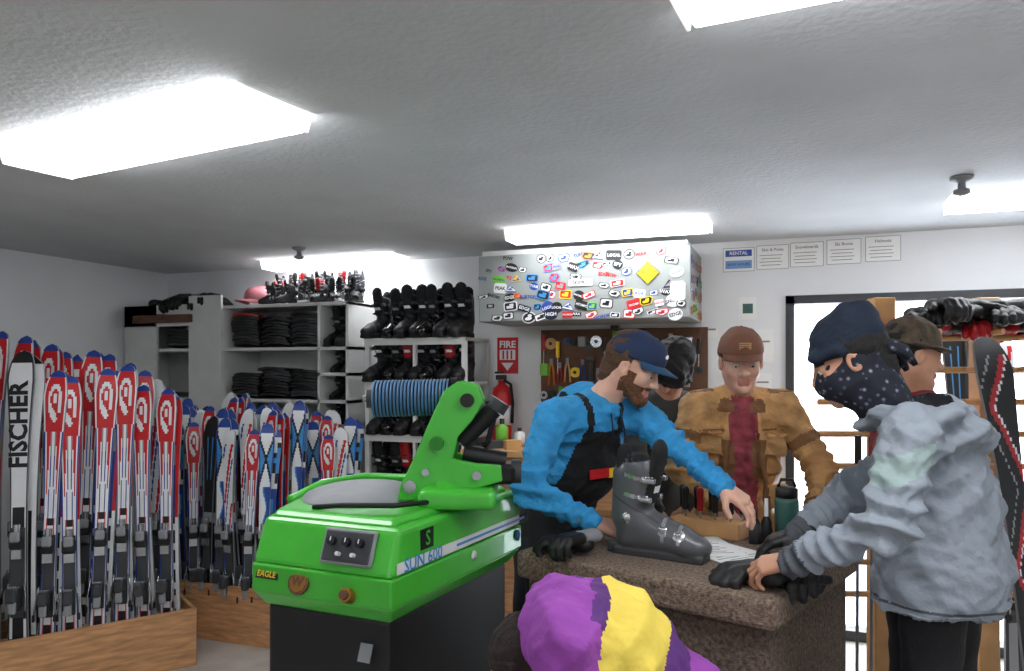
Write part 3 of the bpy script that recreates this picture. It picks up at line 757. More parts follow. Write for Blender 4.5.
def RM(s_,z,o=.003):
    Q=np.eye(4);Q[:3,0]=rx;Q[:3,1]=(0,0,1);Q[:3,2]=rn;Q[:3,3]=A(*(PB+(PC-PB)*s_),z)+rn*o; return Q
b.box((0,0,0),(.78,.03,.003),'white',M=RM(.5,1.055,.001)); b.text('SUN 600',.055,'sky',RM(.19,1.055,.004)); b.box((.1,0,0.001),(.5,.008,.003),'sky',M=RM(.6,1.055,.001))
b.box((0,0,0),(.07,.06,.003),'black',.001,M=RM(.22,1.11,-.002)); b.text('S',.06,'green_paint',RM(.22,1.11,.002)); b.lathe([(.02,0),(.02,.003)],'sky',RM(.95,1.0),n=12); b.lathe([(.016,0),(.016,.003)],'white',RM(.55,1.0),n=12)
s=SD().ell((-.50,2.56,1.175),(.2,.26,.045),k=.01).cut((0,0,-1),(0,0,1.165)); b.sdf(s,.009,['grey_mid'])
b.tube([(-.73,2.5,1.175),(-.68,2.72,1.195),(-.55,2.86,1.2),(-.38,2.82,1.2),(-.2,2.68,1.2)],.014,'green_paint')
b.tube([(-.6,2.30,1.185),(-.5,2.25,1.2),(-.35,2.24,1.2),(-.24,2.34,1.195),(-.3,2.5,1.22)],.008,'black')
s=SD().box((-.17,2.45,1.20),(.12,.13,.032),rnd=.02).cone((-.22,2.42,1.22),(-.10,2.52,1.23),.045,.045,k=.03); b.sdf(s,.008,['green_paint'])
poly=[(-.36,1.19),(-.35,1.24),(-.315,1.31),(-.285,1.38),(-.25,1.46),(-.215,1.535),(-.17,1.565),(-.11,1.55),(-.09,1.50),(-.125,1.44),(-.17,1.39),(-.185,1.32),(-.11,1.305),(-.035,1.30),(-.03,1.25),(-.1,1.23),(-.19,1.19)]
for y_,th in((2.40,.026),(2.58,.026)):
    lo=[(p[0],y_-th/2,p[1]) for p in poly]; hi=[(p[0],y_+th/2,p[1]) for p in poly]; b.loft(lo,hi,'green_paint',.005)
s=SD().cone((-.18,2.5,1.51),(-.15,2.5,1.51),.04,.035,k=.02).cone((-.29,2.5,1.22),(-.23,2.5,1.44),.045,.038,k=.03,flat=((1,0,0),.7)); b.sdf(s,.007,['green_paint'])
b.cyl((-.235,2.385,1.37),(-.235,2.365,1.37),.022,'green_dark'); b.cyl((-.14,2.385,1.505),(-.14,2.365,1.505),.022,'black'); b.cyl((-.32,2.385,1.235),(-.32,2.375,1.235),.02,'chrome'); b.cyl((-.27,2.385,1.28),(-.27,2.37,1.28),.012,'chrome'); b.cyl((-.11,2.385,1.27),(-.11,2.37,1.27),.014,'chrome')
b.tube([(-.20,2.44,1.40),(-.13,2.44,1.46),(-.10,2.44,1.50)],.014,'grey_dark')
b.cyl((-.17,2.52,1.36),(-.06,2.52,1.47),.03,'black',n=16); b.cyl((-.06,2.52,1.47),(-.04,2.52,1.5),.038,'grey_dark',n=16)
b.box((-.06,2.48,1.265),(.14,.11,.065),'black',.014); b.cyl((-.16,2.5,1.325),(-.02,2.5,1.30),.032,'black'); b.cyl((.0,2.48,1.27),(.03,2.48,1.27),.04,'grey_dark')
b.tube([(-.08,2.5,1.5),(-.06,2.52,1.44),(-.08,2.53,1.36),(-.12,2.54,1.3)],.01,'rubber')
prof=[];mm=[]
n_=22;Lr=.245
for i in range(n_):
    z=i*Lr/n_; prof+=[(.050,z),(.059,z+.002),(.060,z+Lr/n_*.5),(.059,z+Lr/n_*.75)]; mm+=['blue_coil_dark','blue_coil','blue_coil','blue_coil_dark']
prof.append((.050,Lr))
ax=nrm(A(1,.12,.02)); RMx=np.array([[0,0,ax[0],-.445],[0,1,ax[1],2.45],[1,0,ax[2],1.507],[0,0,0,1.]]); b.lathe(prof,mm,RMx,n=36)
b.cyl((-.468,2.447,1.507),(-.445,2.45,1.507),.030,'grey_dark'); b.cyl((-.48,2.445,1.507),(-.12,2.49,1.513),.012,'chrome'); b.cyl((-.201,2.48,1.512),(-.18,2.482,1.512),.064,'black_gloss')
b.build('ski_grinding_machine')
# ---------------------------------------------------------------- PEOPLE
def head(mb,o,fwd,up,neck,skin='skin',hair=None,beard=None,hl=0,ears=True,h=.0036):
    M=frame(o,fwd,up); nl=np.linalg.inv(M)@A(*neck,1); nl=nl[:3]
    s=SD().ell((0,-.02,.04),(.076,.095,.084)).ell((0,.018,-.02),(.064,.074,.085),k=.03)
    for q in(-1,1):
        s.cone((q*.045,.0,-.055),(q*.012,.066,-.098),.026,.02,k=.025).ell((q*.036,.056,-.03),(.026,.026,.026),k=.02)
        s.ell((q*.032,.099,.0),(.017,.016,.012),k=.014,sub=True,m=-1)
        s.ell((q*.032,.073,-.001),(.0155,.0145,.0135),k=.004)
        if ears: s.ell((q*.079,-.008,-.012),(.009,.02,.031),k=.008).ell((q*.086,-.004,-.01),(.005,.009,.016),k=.004,sub=True,m=-1)
        s.ell((q*.012,.094,-.037),(.0085,.011,.008),k=.006)
    s.cone((-.034,.078,.019),(.034,.078,.019),.0085,k=.014)
    s.cone((0,.086,.008),(0,.108,-.032),.0075,.0115,k=.01)
    s.ell((0,.074,-.1),(.02,.018,.016),k=.02)
    s.cone((-.019,.086,-.063),(.019,.086,-.063),.0055,k=.006,m=1).cone((-.016,.086,-.073),(.016,.086,-.073),.0065,k=.006,m=1)
    s.box((0,.1,-.068),(.022,.008,.0012),k=.002,rnd=.001,sub=True,m=-1)
    s.cone((0,-.02,-.06),nl,.056,.062,k=.03)
    if beard:
        for q in(-1,1): s.cone((q*.062,.01,-.045),(q*.02,.075,-.1),.016,.02,k=.02,m=2)
        s.ell((0,.082,-.105),(.028,.02,.025),k=.02,m=2).cone((-.024,.09,-.053),(.024,.09,-.053),.0045,k=.006,m=2)
    def paint(P,N,lab):
        lab=lab.copy(); ax_=np.abs(P[:,0])
        if beard:
            j=((P[:,2]<-.05)&(P[:,1]>.02)|((ax_>.05)&(P[:,2]<-.015)&(P[:,1]>-.005)&(P[:,1]<.045)&(ax_<.076)))&(lab!=1)&(P[:,2]>-.15)
            lab[j]=2
        lab[(P[:,2]>.015)&(P[:,2]<.0235)&(ax_>.014)&(ax_<.05)&(P[:,1]>.06)]=3
        lab[(P[:,2]<-.115)&(lab==2)&(P[:,1]<.04)]=0
        return lab
    mb.sdf(s,h,[skin,'lip',beard or skin,hair or 'hair_brown'],paint=paint,M=M,disp=(lambda P,N: np.where((P[:,2]<-.05)&(P[:,1]>.03),wrinkle(P,90,.0015),0)) if beard else None)
    for q in(-1,1): mb.ball((q*.032,.0755,-.003),.0135,'eye_white',M,8); mb.ball((q*.032,.0855,-.005),(.0055,.0045,.0055),'eye_dark',M,6)
    if hair:
        s=SD().ell((0,-.027,.042),(.085,.098,.09),k=.02).cone((0,-.06,.0),(0,-.07,-.06-hl),.062,.05,k=.03)
        for q in(-1,1): s.cone((q*.07,-.02,.03),(q*.074,.0,-.005-hl*.4),.016,.01,k=.02)
        s.box((0,.12,-.03),(.09,.088,.085),k=.02,rnd=.02,sub=True,m=-1)
        mb.sdf(s,.0055,[hair],M=M,disp=lambda P,N: wrinkle(P,50,.006))
    return M
def hand(mb,w,d,back,side=1,m='skin',curl=.4,sc=1.0,glovem=False,thumb=0.):
    d=nrm(d);bk=A(*back)-d*(np.dot(back,d));bk=nrm(bk); M=frame(w,d,bk); M[:3,:3]*=sc
    s=SD(); g=1.25 if glovem else 1.0
    s.cone((0,-.03,0),(0,.01,0),.026*g,.028*g,k=.01,flat=((0,0,1),.75))
    for x,y in((.028,.082),(.0095,.088),(-.0095,.084),(-.028,.074)): s.cone((x*.5*side,.008,0),(x*side,y,.002),.017*g,.0125*g,k=.012)
    for i,(x,y,L_) in enumerate(((.029,.082,.078),(.0095,.088,.088),(-.0105,.084,.08),(-.03,.074,.062))):
        a=A(x*side,y,.002);an=-.05+.05*i; r0=(.0092,.0095,.009,.008)[i]*g
        for j,f in enumerate((.46,.3,.24)):
            an+=curl*(1.0 if j else .7)*(1+.12*i); dd=nrm((x*side*2.6,math.cos(an),-math.sin(an))); e=a+dd*L_*f; s.cone(a,e,r0,r0*.92,k=.0035 if j==0 else .003); a=e; r0*=.93
    s.cone((.014*side,.012,-.006),(.034*side,.035,-.014),.0165*g,.0135*g,k=.012)
    a=A(.034*side,.035,-.014); e=a+nrm(A((.75-thumb)*side,.75,-.35))*.036; s.cone(a,e,.012*g,.0105*g,k=.008); a=e; e=a+nrm(A((.25-thumb)*side,.9,-.35))*.03; s.cone(a,e,.0105*g,.009*g,k=.003)
    mb.sdf(s,.003,[m],M=M)
def body(mb,J,top,pants='denim_dark',shoe='black',h=.0105,puff=1.,hem=None,wr=.006,paint=None,mats=None,extra=None,arm=1.,seed=0,stance=.11,coat=0):
    L,R,C,P,N=[A(*J[k]) for k in('sl','sr','c','p','n')]; l=nrm(R-L); m=(L+R)/2
    fw=nrm(A(-l[1],l[0],0))
    s=SD()
    s.cone(L+l*.03,R-l*.03,.068*puff,k=.05).cone(m,C,.095*puff,.115*puff,k=.07)
    s.cone(C-l*.075,C+l*.075,.112*puff,k=.06); s.cone(m-l*.09,C-l*.07,.07*puff,.09*puff,k=.05); s.cone(m+l*.09,C+l*.07,.07*puff,.09*puff,k=.05)
    s.cone(C,P,.12*puff,.12*puff,k=.06).cone(P-l*.065,P+l*.065,.115*puff,k=.06)
    if coat: s.cone(P-l*.07,P-l*.08-A(0,0,coat),.12*puff,.13*puff,k=.06).cone(P+l*.07,P+l*.08-A(0,0,coat),.12*puff,.13*puff,k=.06)
    s.cone(N,m,.062,.085*puff,k=.04)
    if hem is not None: s.cut((0,0,-1),(0,0,hem))
    for q in('l','r'):
        S_,E_,W_=A(*J['s'+q]),A(*J['e'+q]),A(*J['w'+q])
        s.cone(S_,E_,.066*arm,.052*arm,m=1,k=.045); s.cone(E_,W_,.053*arm,.038*arm,m=1,k=.03)
        s.cone(W_-nrm(W_-E_)*.02,W_,.042*arm,.042*arm,m=2,k=.006)
    if extra: extra(s,l,fw,m)
    def disp(Pp,Nn):
        w=wrinkle(Pp,13,wr,seed)+wrinkle(Pp,30,wr*.5,seed+3)+wrinkle(Pp,70,wr*.12,seed+5)
        def rg(x): return 1-2*np.abs(np.sin(x))
        for q in('l','r'):
            E_=A(*J['e'+q]);S_=A(*J['s'+q]);W_=A(*J['w'+q]); ad=nrm(E_-S_); dist=np.linalg.norm(Pp-E_,axis=1)
            w=w+np.exp(-(dist/.13)**2)*wr*.95*rg((Pp-E_)@ad*62+2*np.sin(Pp@KW[1][0]*20))
            aw=nrm(W_-E_); dist=np.linalg.norm(Pp-(W_*.75+E_*.25),axis=1); w=w+np.exp(-(dist/.10)**2)*wr*.6*rg((Pp-E_)@aw*85+1.6*np.sin(Pp@KW[2][0]*25))
            dist=np.linalg.norm(Pp-(S_*.7+C*.3),axis=1); w=w+np.exp(-(dist/.13)**2)*wr*.8*rg((Pp-S_)@nrm(S_-P)*40+1.5*np.sin(Pp@KW[3][0]*18))
        return w
    mats=mats or [top,top,top]
    mb.sdf(s,h,mats,disp=disp,paint=(lambda P_,N_,lab: paint(P_,N_,lab,l,fw,m)) if paint else None)
    s=SD(); s.cone(P-l*.06,P+l*.06,.105,k=.05)
    for q,sg in(('l',-1),('r',1)):
        hp=P+l*sg*.085-A(0,0,.05); f=J.get('f'+q); f=A(*f) if f is not None else A(P[0],P[1],0)+l*sg*stance
        kn=J.get('k'+q); an=A(f[0],f[1],.1); kn=A(*kn) if kn is not None else (hp+an)/2+fw*.03
        s.cone(hp,kn,.09,.062,k=.04).cone(kn,an,.064,.048,k=.03)
        s2=SD().cone(an-A(0,0,.01),an-A(0,0,.05),.05,.048,k=.02).cone(an-A(0,0,.055)-fw*.03,an-A(0,0,.058)+fw*.14,.045,.04,k=.03).box(an-A(0,0,.085)+fw*.05,(.045,.13,.015),m=1,k=.005,rot=np.stack([l,fw,A(0,0,1)],1))
        mb.sdf(s2,.009,[shoe,'rubber'])
    mb.sdf(s,.013,[pants],disp=lambda Pp,Nn: wrinkle(Pp,12,.006,seed+1))
    return l,fw,m
# --- clerk in blue hoodie
b=MB(RS)
J=dict(sl=(.475,2.98,1.44),sr=(.145,2.80,1.42),c=(.27,2.99,1.22),p=(.17,3.12,.96),n=(.335,2.90,1.475),el=(.585,2.76,1.325),er=(.055,2.66,1.18),wl=(.715,2.56,1.205),wr=(.27,2.60,1.085),fl=(.3,3.25,0),fr=(.0,3.1,0))
def ap(P,N,lab,l,fw,m):
    lab=lab.copy(); lat=(P-m)@l; fr=N@fw; w=np.where(P[:,2]>1.16,.09+(1.36-P[:,2])*.35,.30)
    k=(lab==0)&(fr>np.where(P[:,2]>1.16,-.1,-.55))&(np.abs(lat)<w)&(P[:,2]<1.37); lab[k]=3
    st=(lab==0)&(P[:,2]>=1.365)&(np.abs(np.abs(lat)-.07)<.012)&(fr>-.2); lab[st]=3; return lab
def hood(s,l,fw,m):
    n=A(.335,2.90,1.475)
    s.cone(n-l*.065-fw*.03,n+l*.065-fw*.03,.044,k=.015,m=0).cone(n-l*.075,n-l*.02+fw*.08-A(0,0,.03),.035,k=.012).cone(n+l*.075,n+l*.02+fw*.08-A(0,0,.03),.035,k=.012).ell(n-fw*.11+A(0,0,.0),(.115,.08,.09),k=.015)
l,fw,m=body(b,J,'hoodie_blue',mats=['hoodie_blue','hoodie_blue','hoodie_blue','black_cloth'],paint=ap,extra=hood,seed=1,hem=.86,arm=1.14,wr=.015,h=.0066)
s=SD(); pc=A(.17,3.12,.0)
s.cone(pc+A(0,0,1.0)+fw*.06,pc+A(0,0,.55)+fw*.09,.16,.18,k=.03,flat=(fw,.55)); s.cut((0,0,-1),(0,0,.5)); b.sdf(s,.01,['black_cloth'],disp=lambda P,N: wrinkle(P,12,.006))
c=A(*J['c'])
Q=np.eye(4); Q[:3,0]=nrm(-l); Q[:3,2]=fw; Q[:3,1]=np.cross(fw,Q[:3,0]); Q[:3,3]=c+fw*.143+A(0,0,-.01)
b.box((-.01,0,0),(.09,.036,.010),'red_bright',.002,M=Q); b.box((.055,-.002,.001),(.05,.036,.010),'yellow',.002,M=Q)
for q in(-.02,.02): b.tube([A(.335,2.90,1.455)+fw*.10-l*q,A(.335,2.90,1.38)+fw*.120-l*q*1.3,A(.335,2.90,1.33)+fw*.128-l*q*1.3],.003,'navy')
hd=nrm(A(.78,-.42,-.45))
HM=head(b,(.455,2.83,1.615),hd,(.45,-.2,.85),J['n'],'skin','hair_brown','beard_brown',hl=.01,h=.0033)
cap(b,HM,'cap_navy','cap_brim_blue')
s=SD().ell((0,.0965,.08),(.018,.004,.013)); b.sdf(s,.003,['white'],M=HM)
hand(b,J['wl'],(.6,-.55,-.5),(.1,-.3,.9),1,'skin',.45); hand(b,J['wr'],(.85,.1,-.35),(0,-.4,.9),-1,'skin',.45)
b.build('shop_clerk')
# --- customer in brown jacket
b=MB(RS)
J=dict(sl=(1.10,3.08,1.445),sr=(.755,3.12,1.445),c=(.925,3.14,1.22),p=(.93,3.20,.96),n=(.92,3.08,1.495),el=(1.22,2.98,1.20),er=(.67,3.02,1.21),wl=(1.10,2.76,1.09),wr=(.79,2.84,1.08),fl=(1.03,3.22,0),fr=(.83,3.25,0))
def bj(P,N,lab,l,fw,m):
    lab=lab.copy(); lat=(P-m)@l; fr=N@fw
    lab[(lab==0)&(fr>.25)&(np.abs(lat)<.05+.06*(1.45-P[:,2]))&(P[:,2]<1.5)]=3
    for z in(1.36,1.18): lab[(lab==0)&(fr>.1)&(np.abs(lat)>.08)&(np.abs(P[:,2]-z)<.004)]=4
    return lab
def bx(s,l,fw,m):
    n=A(.92,3.08,1.475)
    for q in(-1,1):
        s.cone(n+l*q*.065-fw*.02,n+l*q*.055+fw*.06-A(0,0,.03),.030,.024,k=.012,m=4)
        a=n+l*q*.055+fw*.06-A(0,0,.035); s.cone(a,m+l*q*.066+fw*.095-A(0,0,.12),.020,.018,k=.010,m=0); s.cone(m+l*q*.066+fw*.095-A(0,0,.12),m+l*q*.095+fw*.12-A(0,0,.5),.018,.018,k=.010,m=4)
        R_=np.stack([l,fw,A(0,0,1)],1)
        s.box(m+l*q*.125+fw*.083-A(0,0,.14),(.04,.024,.045),k=.006,rnd=.008,rot=R_,m=0)
        s.box(m+l*q*.125+fw*.098-A(0,0,.10),(.042,.020,.014),k=.003,rnd=.005,rot=R_,m=0)
        s.box(m+l*q*.125+fw*.118-A(0,0,.10),(.006,.006,.006),k=.0,rnd=.002,rot=R_,m=4)
        s.box(m+l*q*.16+A(0,0,.066),(.04,.03,.006),k=.006,rnd=.003,m=4,rot=R_)
        s.box(m+l*q*.125+fw*.10-A(0,0,.34),(.045,.022,.05),k=.008,rnd=.008,rot=R_,m=0)
        e=A(*J['el' if q<0 else 'er']); sh=A(*J['sl' if q<0 else 'sr']); mid=e*.5+sh*.5
        s.cone(mid,mid+nrm(e-sh)*.006,.070,k=.004,m=4)
    s.cone(n-l*.06-fw*.03,n+l*.06-fw*.03,.03,k=.02,m=4)
l,fw,m=body(b,J,'jacket_brown',mats=['jacket_brown','jacket_brown','jacket_brown_dark','shirt_maroon','jacket_brown_dark'],paint=bj,extra=bx,seed=2,hem=.9,arm=1.15,wr=.012,h=.0066)
HM=head(b,(.915,3.035,1.64),(-.14,-.94,-.24),(-.05,-.22,.95),J['n'],'skin','hair_brown',h=.0033)
cap(b,HM,'cap_brown'); b.box((0,.099,.078),(.045,.004,.026),'wood_light',M=HM)
for i in range(3): b.box((.004,.102,.070+.008*i),(.036,.003,.0025),'cap_brown',M=HM)
hand(b,J['wl'],(-.4,-.6,-.5),(0,-.3,.9),1,'skin',.4); hand(b,J['wr'],(.2,-.8,-.5),(0,-.3,.9),-1,'skin',.4)
b.build('customer_in_brown_jacket')
# --- dark haired customer behind
b=MB(RS)
J=dict(sl=(.90,3.66,1.42),sr=(.55,3.56,1.42),c=(.71,3.65,1.2),p=(.71,3.7,.95),n=(.72,3.57,1.465),el=(.93,3.50,1.18),er=(.56,3.38,1.18),wl=(.80,3.38,1.0),wr=(.62,3.30,1.0))
body(b,J,'slate_shirt',seed=3,hem=.88)
HM=head(b,(.735,3.47,1.61),(-.45,-.45,-.85),(-.1,-.75,.65),J['n'],'skin_tan','hair_black')
s=SD().ell((0,-.02,.055),(.098,.112,.095),k=.02).cone((-.06,.085,.03),(.06,.09,.025),.03,.03,k=.03).cone((-.05,.07,.09),(.05,.075,.085),.038,.035,k=.03).ell((0,-.08,-.03),(.07,.05,.07),k=.03)
for q in(-1,1): s.cone((q*.075,.03,.03),(q*.075,.02,-.05),.03,.02,k=.02)
s.box((0,.16,-.08),(.06,.085,.075),k=.02,rnd=.02,sub=True,m=-1); b.sdf(s,.005,['hair_black'],M=HM,disp=lambda P,N: wrinkle(P,38,.014,5))
hand(b,J['wl'],(-.3,-.2,-.9),(0,-.9,.1),1,'skin_tan',.4); hand(b,J['wr'],(.1,-.2,-.9),(0,-.9,.1),-1,'skin_tan',.4)
b.build('customer_in_dark_shirt')
# --- customer in grey jacket
b=MB(RS)
J=dict(sl=(1.04,1.99,1.42),sr=(1.33,2.29,1.42),c=(1.20,2.15,1.22),p=(1.20,2.12,1.05),n=(1.06,2.17,1.50),el=(.94,1.89,1.215),er=(1.12,2.50,1.2),wl=(.745,2.02,1.095),wr=(.90,2.40,1.08),fl=(1.15,2.0,0),fr=(1.3,2.2,0))
def gj(P,N,lab,l,fw,m):
    lab=lab.copy(); yk=1.355+.25*(P[:,0]-.95)
    lab[(lab<=1)&(np.abs(P[:,2]-yk)<.035)&(P[:,0]<1.07)]=3
    lab[(lab<=1)&(np.abs(P[:,2]-(.975))<.0035)]=4
    return lab
def gx(s,l,fw,m):
    n=A(1.09,2.15,1.48)
    for q in(-1,1):
        s.cone(n+l*q*.07+fw*.03,n+l*q*.085-fw*.09+A(0,0,-.01),.036,.036,k=.014).cone(n+l*q*.07+fw*.03,n+l*q*.03+fw*.09-A(0,0,.04),.032,.03,k=.014)
    s.ell(n-fw*.14-A(0,0,.05),(.13,.10,.07),k=.014); s.cone(n-fw*.15+l*.1,n-fw*.15-l*.1,.04,k=.014)
    s.ell(n-fw*.05+A(0,0,.055),(.08,.08,.06),m=5,k=.01,sub=True)
l,fw,m=body(b,J,'jacket_grey',mats=['jacket_grey','jacket_grey','jacket_zip','jacket_grey_green','jacket_zip','liner_dark'],paint=gj,extra=gx,seed=4,puff=1.26,hem=.95,coat=.16,arm=1.28,wr=.021,pants='black_cloth',h=.0070)
HM=head(b,(.97,2.20,1.632),(-.83,.30,-.42),(-.35,.1,.9),J['n'],'skin_tan','hair_black')
s=SD().ell((0,-.02,.05),(.087,.107,.090),k=.02).ell((0,-.07,.10),(.05,.05,.045),k=.06); s.cut((0,.22,-1),(0,0,.014))
s.cone((-.08,.02,.03),(-.05,.08,.04),.014,k=.02).cone((.08,.02,.03),(.05,.08,.04),.014,k=.02).cone((-.05,.08,.04),(.05,.08,.04),.014,k=.02)
b.sdf(s,.0045,['navy'],M=HM,disp=lambda P,N: wrinkle(P,26,.007,2))
s=SD().ell((0,.025,-.05),(.078,.088,.078),k=.03).cone((0,-.02,-.08),(0,-.03,-.14),.085,.085,k=.03); s.ell((0,-.03,.0),(.086,.085,.055),k=.03); s.cone((0,.09,-.02),(0,.1,-.045),.014,.016,k=.03); s.cut((0,-.22,1),(0,0,.008))
b.sdf(s,.0045,['bandana_paisley'],M=HM,disp=lambda P,N: wrinkle(P,26,.008,7))
b.tube([(-.02,-.10,.0),(-.03,-.14,-.04),(-.02,-.15,-.09)],[.02,.018,.008],'bandana_paisley',M=HM); b.tube([(.01,-.10,.0),(.03,-.13,-.05),(.03,-.13,-.10)],[.02,.018,.008],'bandana_paisley',M=HM)
hand(b,J['wl'],(-.75,.5,-.32),(-.1,-.35,.9),1,'skin_tan',.5); hand(b,J['wr'],(-.9,.1,-.3),(0,0,1),-1,'black',.5,glovem=True)
b.build('customer_in_grey_jacket')
# --- customer with brimmed hat behind
b=MB(RS)
J=dict(sl=(1.50,3.02,1.44),sr=(1.50,2.70,1.44),c=(1.50,2.86,1.22),p=(1.52,2.88,.96),n=(1.50,2.84,1.50),el=(1.50,3.10,1.16),er=(1.50,2.66,1.16),wl=(1.54,3.10,.9),wr=(1.54,2.68,.9))
body(b,J,'maroon_coat',seed=5,hem=.85,puff=1.0)
HM=head(b,(1.475,2.80,1.66),(.85,-.05,-.15),(0,0,1),J['n'],'skin_tan','hair_black',hl=.01)
s=SD().ell((0,-.015,.05),(.09,.108,.082),k=.01).ell((0,-.015,.08),(.072,.09,.055),k=.02).cut((0,0,-1),(0,0,.025)).ell((0,-.01,.026),(.125,.145,.012),k=.012)
b.sdf(s,.0045,['camo_dark'],M=HM,disp=lambda P,N: wrinkle(P,26,.006,4))
hand(b,J['wl'],(.1,0,-.9),(0,.9,0),-1,'skin_tan',.4); hand(b,J['wr'],(.1,0,-.9),(0,-.9,0),1,'skin_tan',.4)
b.build('customer_in_brimmed_hat')
# --- bending customer in purple jacket
b=MB(RS)
J=dict(sl=(.115,1.60,1.01),sr=(.13,1.90,1.01),c=(.22,1.77,.96),p=(.43,1.78,.765),n=(.09,1.76,.985),el=(.08,1.58,.74),er=(.08,1.93,.74),wl=(.05,1.63,.50),wr=(.03,1.88,.50),fl=(.45,1.69,0),fr=(.45,1.89,0),kl=(.27,1.68,.40),kr=(.27,1.90,.40))
def pj(P,N,lab,l,fw,m):
    lab=lab.copy(); t=P[:,0]*.83-P[:,2]*.56+.08*(P[:,1]-1.75)
    lab[(lab==0)&(t>-.44)&(t<-.265)]=3
    lab[(lab==0)&(t<=-.44)&(t>-.475)]=4
    lab[(lab==0)&(t>=-.265)&(t<-.19)]=4
    return lab
def px(s,l,fw,m):
    s.cone((.075,1.69,1.045),(.075,1.83,1.045),.048,k=.015,m=5).ell((.125,1.76,1.06),(.08,.11,.05),m=5,k=.012)
body(b,J,'purple',mats=['purple','purple','purple_dark','jacket_yellow','purple_dark','purple'],paint=pj,extra=px,seed=6,puff=1.1,arm=1.05,wr=.014,pants='black_cloth',h=.0064)
HM=head(b,(.065,1.79,.895),(-.25,.0,-.9),(-.9,0,.25),(.09,1.76,.96),'skin','hair_dark',h=.005)
s=SD().ell((0,-.03,.045),(.083,.098,.082),k=.02)
for q in(-1,1): s.cone((q*.07,0,.05),(q*.075,.10,-.02),.024,.014,k=.03)
s.cone((0,-.09,.0),(0,-.05,-.10),.055,.04,k=.04); s.box((0,.14,-.05),(.06,.085,.1),k=.02,rnd=.02,sub=True,m=-1)
b.sdf(s,.005,['hair_dark'],M=HM,disp=lambda P,N: wrinkle(P,50,.014,5))
hand(b,J['wl'],(.1,.15,-.9),(-.9,0,0),1,'skin',.4); hand(b,J['wr'],(.1,-.15,-.9),(-.9,0,0),-1,'skin',.4)
b.build('bending_customer_in_purple_jacket')
# ---------------------------------------------------------------- things on the counter (survey)
b=MB(RS)
ang=math.atan2(-.55,.83)-math.pi/2
boot(b,T(.39,2.50,CT,ang,.95),['grey_plastic','grey_dark','black_cloth','chrome','white'],BOOTF)
b.build('ski_boot')
b=MB(RS); glove(b,T(.18,2.48,CT+.035,1.2,.95),('black','black'),GLc); glove(b,T(.22,2.45,CT+.06,2.2,.9),('black','grey_mid'),GLc); b.build('black_gloves')
b=MB(RS); glove(b,T(.70,2.16,CT+.035,1.9,1.15),('black','grey_dark'),GLc); glove(b,T(.76,2.12,CT+.04,-.9,1.15),('black','black'),GLc); glove(b,T(.84,2.18,CT+.04,2.6,1.15),('black','black'),GLc); b.build('black_gloves')
b=MB(RS); TBm=T(.72,2.77,CT,math.atan2(-.55,.675)); b.box((0,0,.03),(.26,.09,.06),'wood_light',.004,M=TBm)
for i in range(9):
    x=-.115+i*.029; y=.018*(-1)**i; b.cyl((x,y,.06),(x,y,.085),.004,'chrome',n=8,M=TBm); b.lathe([(.007,.085),(.012,.09),(.011,.12),(.013,.15),(.013,.165),(.006,.172)],'black' if i!=3 else 'red',np.array(TBm)@T(x,y,0),n=12)
b.build('screwdriver_block')
b=MB(RS); M=T(.94,2.60,CT); b.lathe([(.036,0),(.04,.005),(.04,.15),(.036,.165)],'teal_bottle',M); b.lathe([(.037,.165),(.037,.195),(.028,.2)],'black',M); b.tube([(-.03,0,.2),(-.02,0,.225),(.02,0,.225),(.03,0,.2)],.006,'black',M=M); b.build('water_bottle')
b=MB(RS); M=T(.87,2.60,CT); b.lathe([(.018,0),(.018,.08),(.007,.1),(.006,.16)],['black','black','white'],M,n=14); M=T(.84,2.63,CT); b.lathe([(.02,0),(.02,.07),(.01,.09),(.008,.12)],['grey_dark','black','black'],M,n=14); b.build('glue_bottle')
b=MB(RS)
for (x,y,ro,dz) in((.71,2.46,.5,.003),(.64,2.56,.1,.006)):
    Mx=T(x,y,CT+dz,ro); b.box((0,0,0),(.21,.28,.002),'paper',M=Mx)
    for i in range(9): b.box((-.01,-.1+.022*i,.0015),(.16-.03*(i%3),.004,.0006),'ink',M=Mx)
b.build('paper_forms')
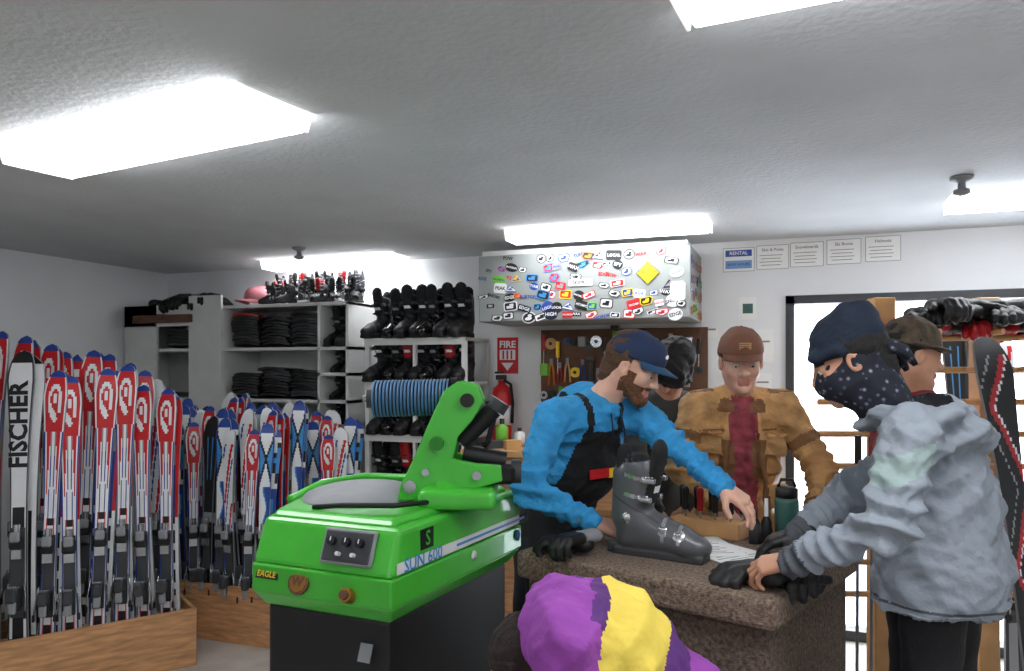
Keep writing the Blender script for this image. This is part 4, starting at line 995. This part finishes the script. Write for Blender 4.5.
# ---------------------------------------------------------------- right side rack and boards
b=MB(RS)
for X in(1.64,2.1): b.box((X,3.38,.96),(.09,.09,1.92),'wood_light',.005)
b.box((1.85,3.38,.05),(.8,.3,.09),'wood',.005)
for i in range(9):
    z=.62+.14*i; b.cyl((1.34,3.33,z),(2.35,3.31,z),.014,'wood_light',n=12)
    for X in(1.72,1.98,2.2): b.cyl((X,3.32,z),(X+.05,3.14,z+.02),.012,'wood_light',n=10)
b.build('wooden_pole_rack')
b=MB(RS)
for i in range(16):
    glove(b,T(1.72+.04*i,3.24+.05*(i%3),1.79+.03*(i%4),rng.uniform(0,6),1.2),(('red','black') if i%4==0 else ('black','grey_dark')),GLc if i%2 else GL)
b.build('glove_pile')
b=MB(RS); ski(b,(2.04,2.88,.02),(1.92,3.06,1.74),A(1,.25,0),'board',1.6,bind=False); b.build('snowboard')
b=MB(RS); ski(b,(2.3,2.90,.02),(2.2,3.08,1.80),A(1,.25,0),'board',1.6,bind=False); b.build('snowboard')
for i,(X,st) in enumerate(((2.10,'dark'),(2.22,'white'),(2.34,'silver'))):
    b=MB(RS); ski(b,(X+.05,3.56+.03*i,.02),(X,3.64,1.90-.03*i),A(1,.2,0),st,1.1); b.build('single_ski')
b=MB(RS)
for X in(1.46,1.52): b.tube([(X,3.22,.02),(X+.02,3.25,1.25)],.007,'grey_mid'); b.cyl((X+.02,3.25,1.2),(X+.02,3.25,1.32),.015,'black',n=10); b.cyl((X,3.22,.09),(X,3.22,.095),.04,'black',n=14)
b.build('ski_pole_set')
# ---------------------------------------------------------------- lights/world
w=bpy.data.worlds.new('World'); bpy.context.scene.world=w; w.use_nodes=True; bg=w.node_tree.nodes['Background']; bg.inputs[0].default_value=(.86,.93,1,1); bg.inputs[1].default_value=9
la=bpy.data.lights.new('door_daylight_portal','AREA'); la.shape='RECTANGLE'; la.size=1.7; la.size_y=1.95; la.cycles.is_portal=True
lo=bpy.data.objects.new('door_daylight_portal',la); lo.location=((DX0+DX1)/2,YB+.13,1.03); lo.rotation_euler=(math.radians(-90),0,0); bpy.context.scene.collection.objects.link(lo)
# ---------------------------------------------------------------- camera
cd=bpy.data.cameras.new('camera'); cd.sensor_width=36; cd.lens=36*760/1024; cd.shift_y=34.5/1024; cd.clip_start=.05
co=bpy.data.objects.new('camera',cd); co.location=(0,0,1.6); co.rotation_euler=(math.radians(90),0,TH); bpy.context.scene.collection.objects.link(co); bpy.context.scene.camera=co
bpy.context.scene.view_settings.view_transform='Standard'
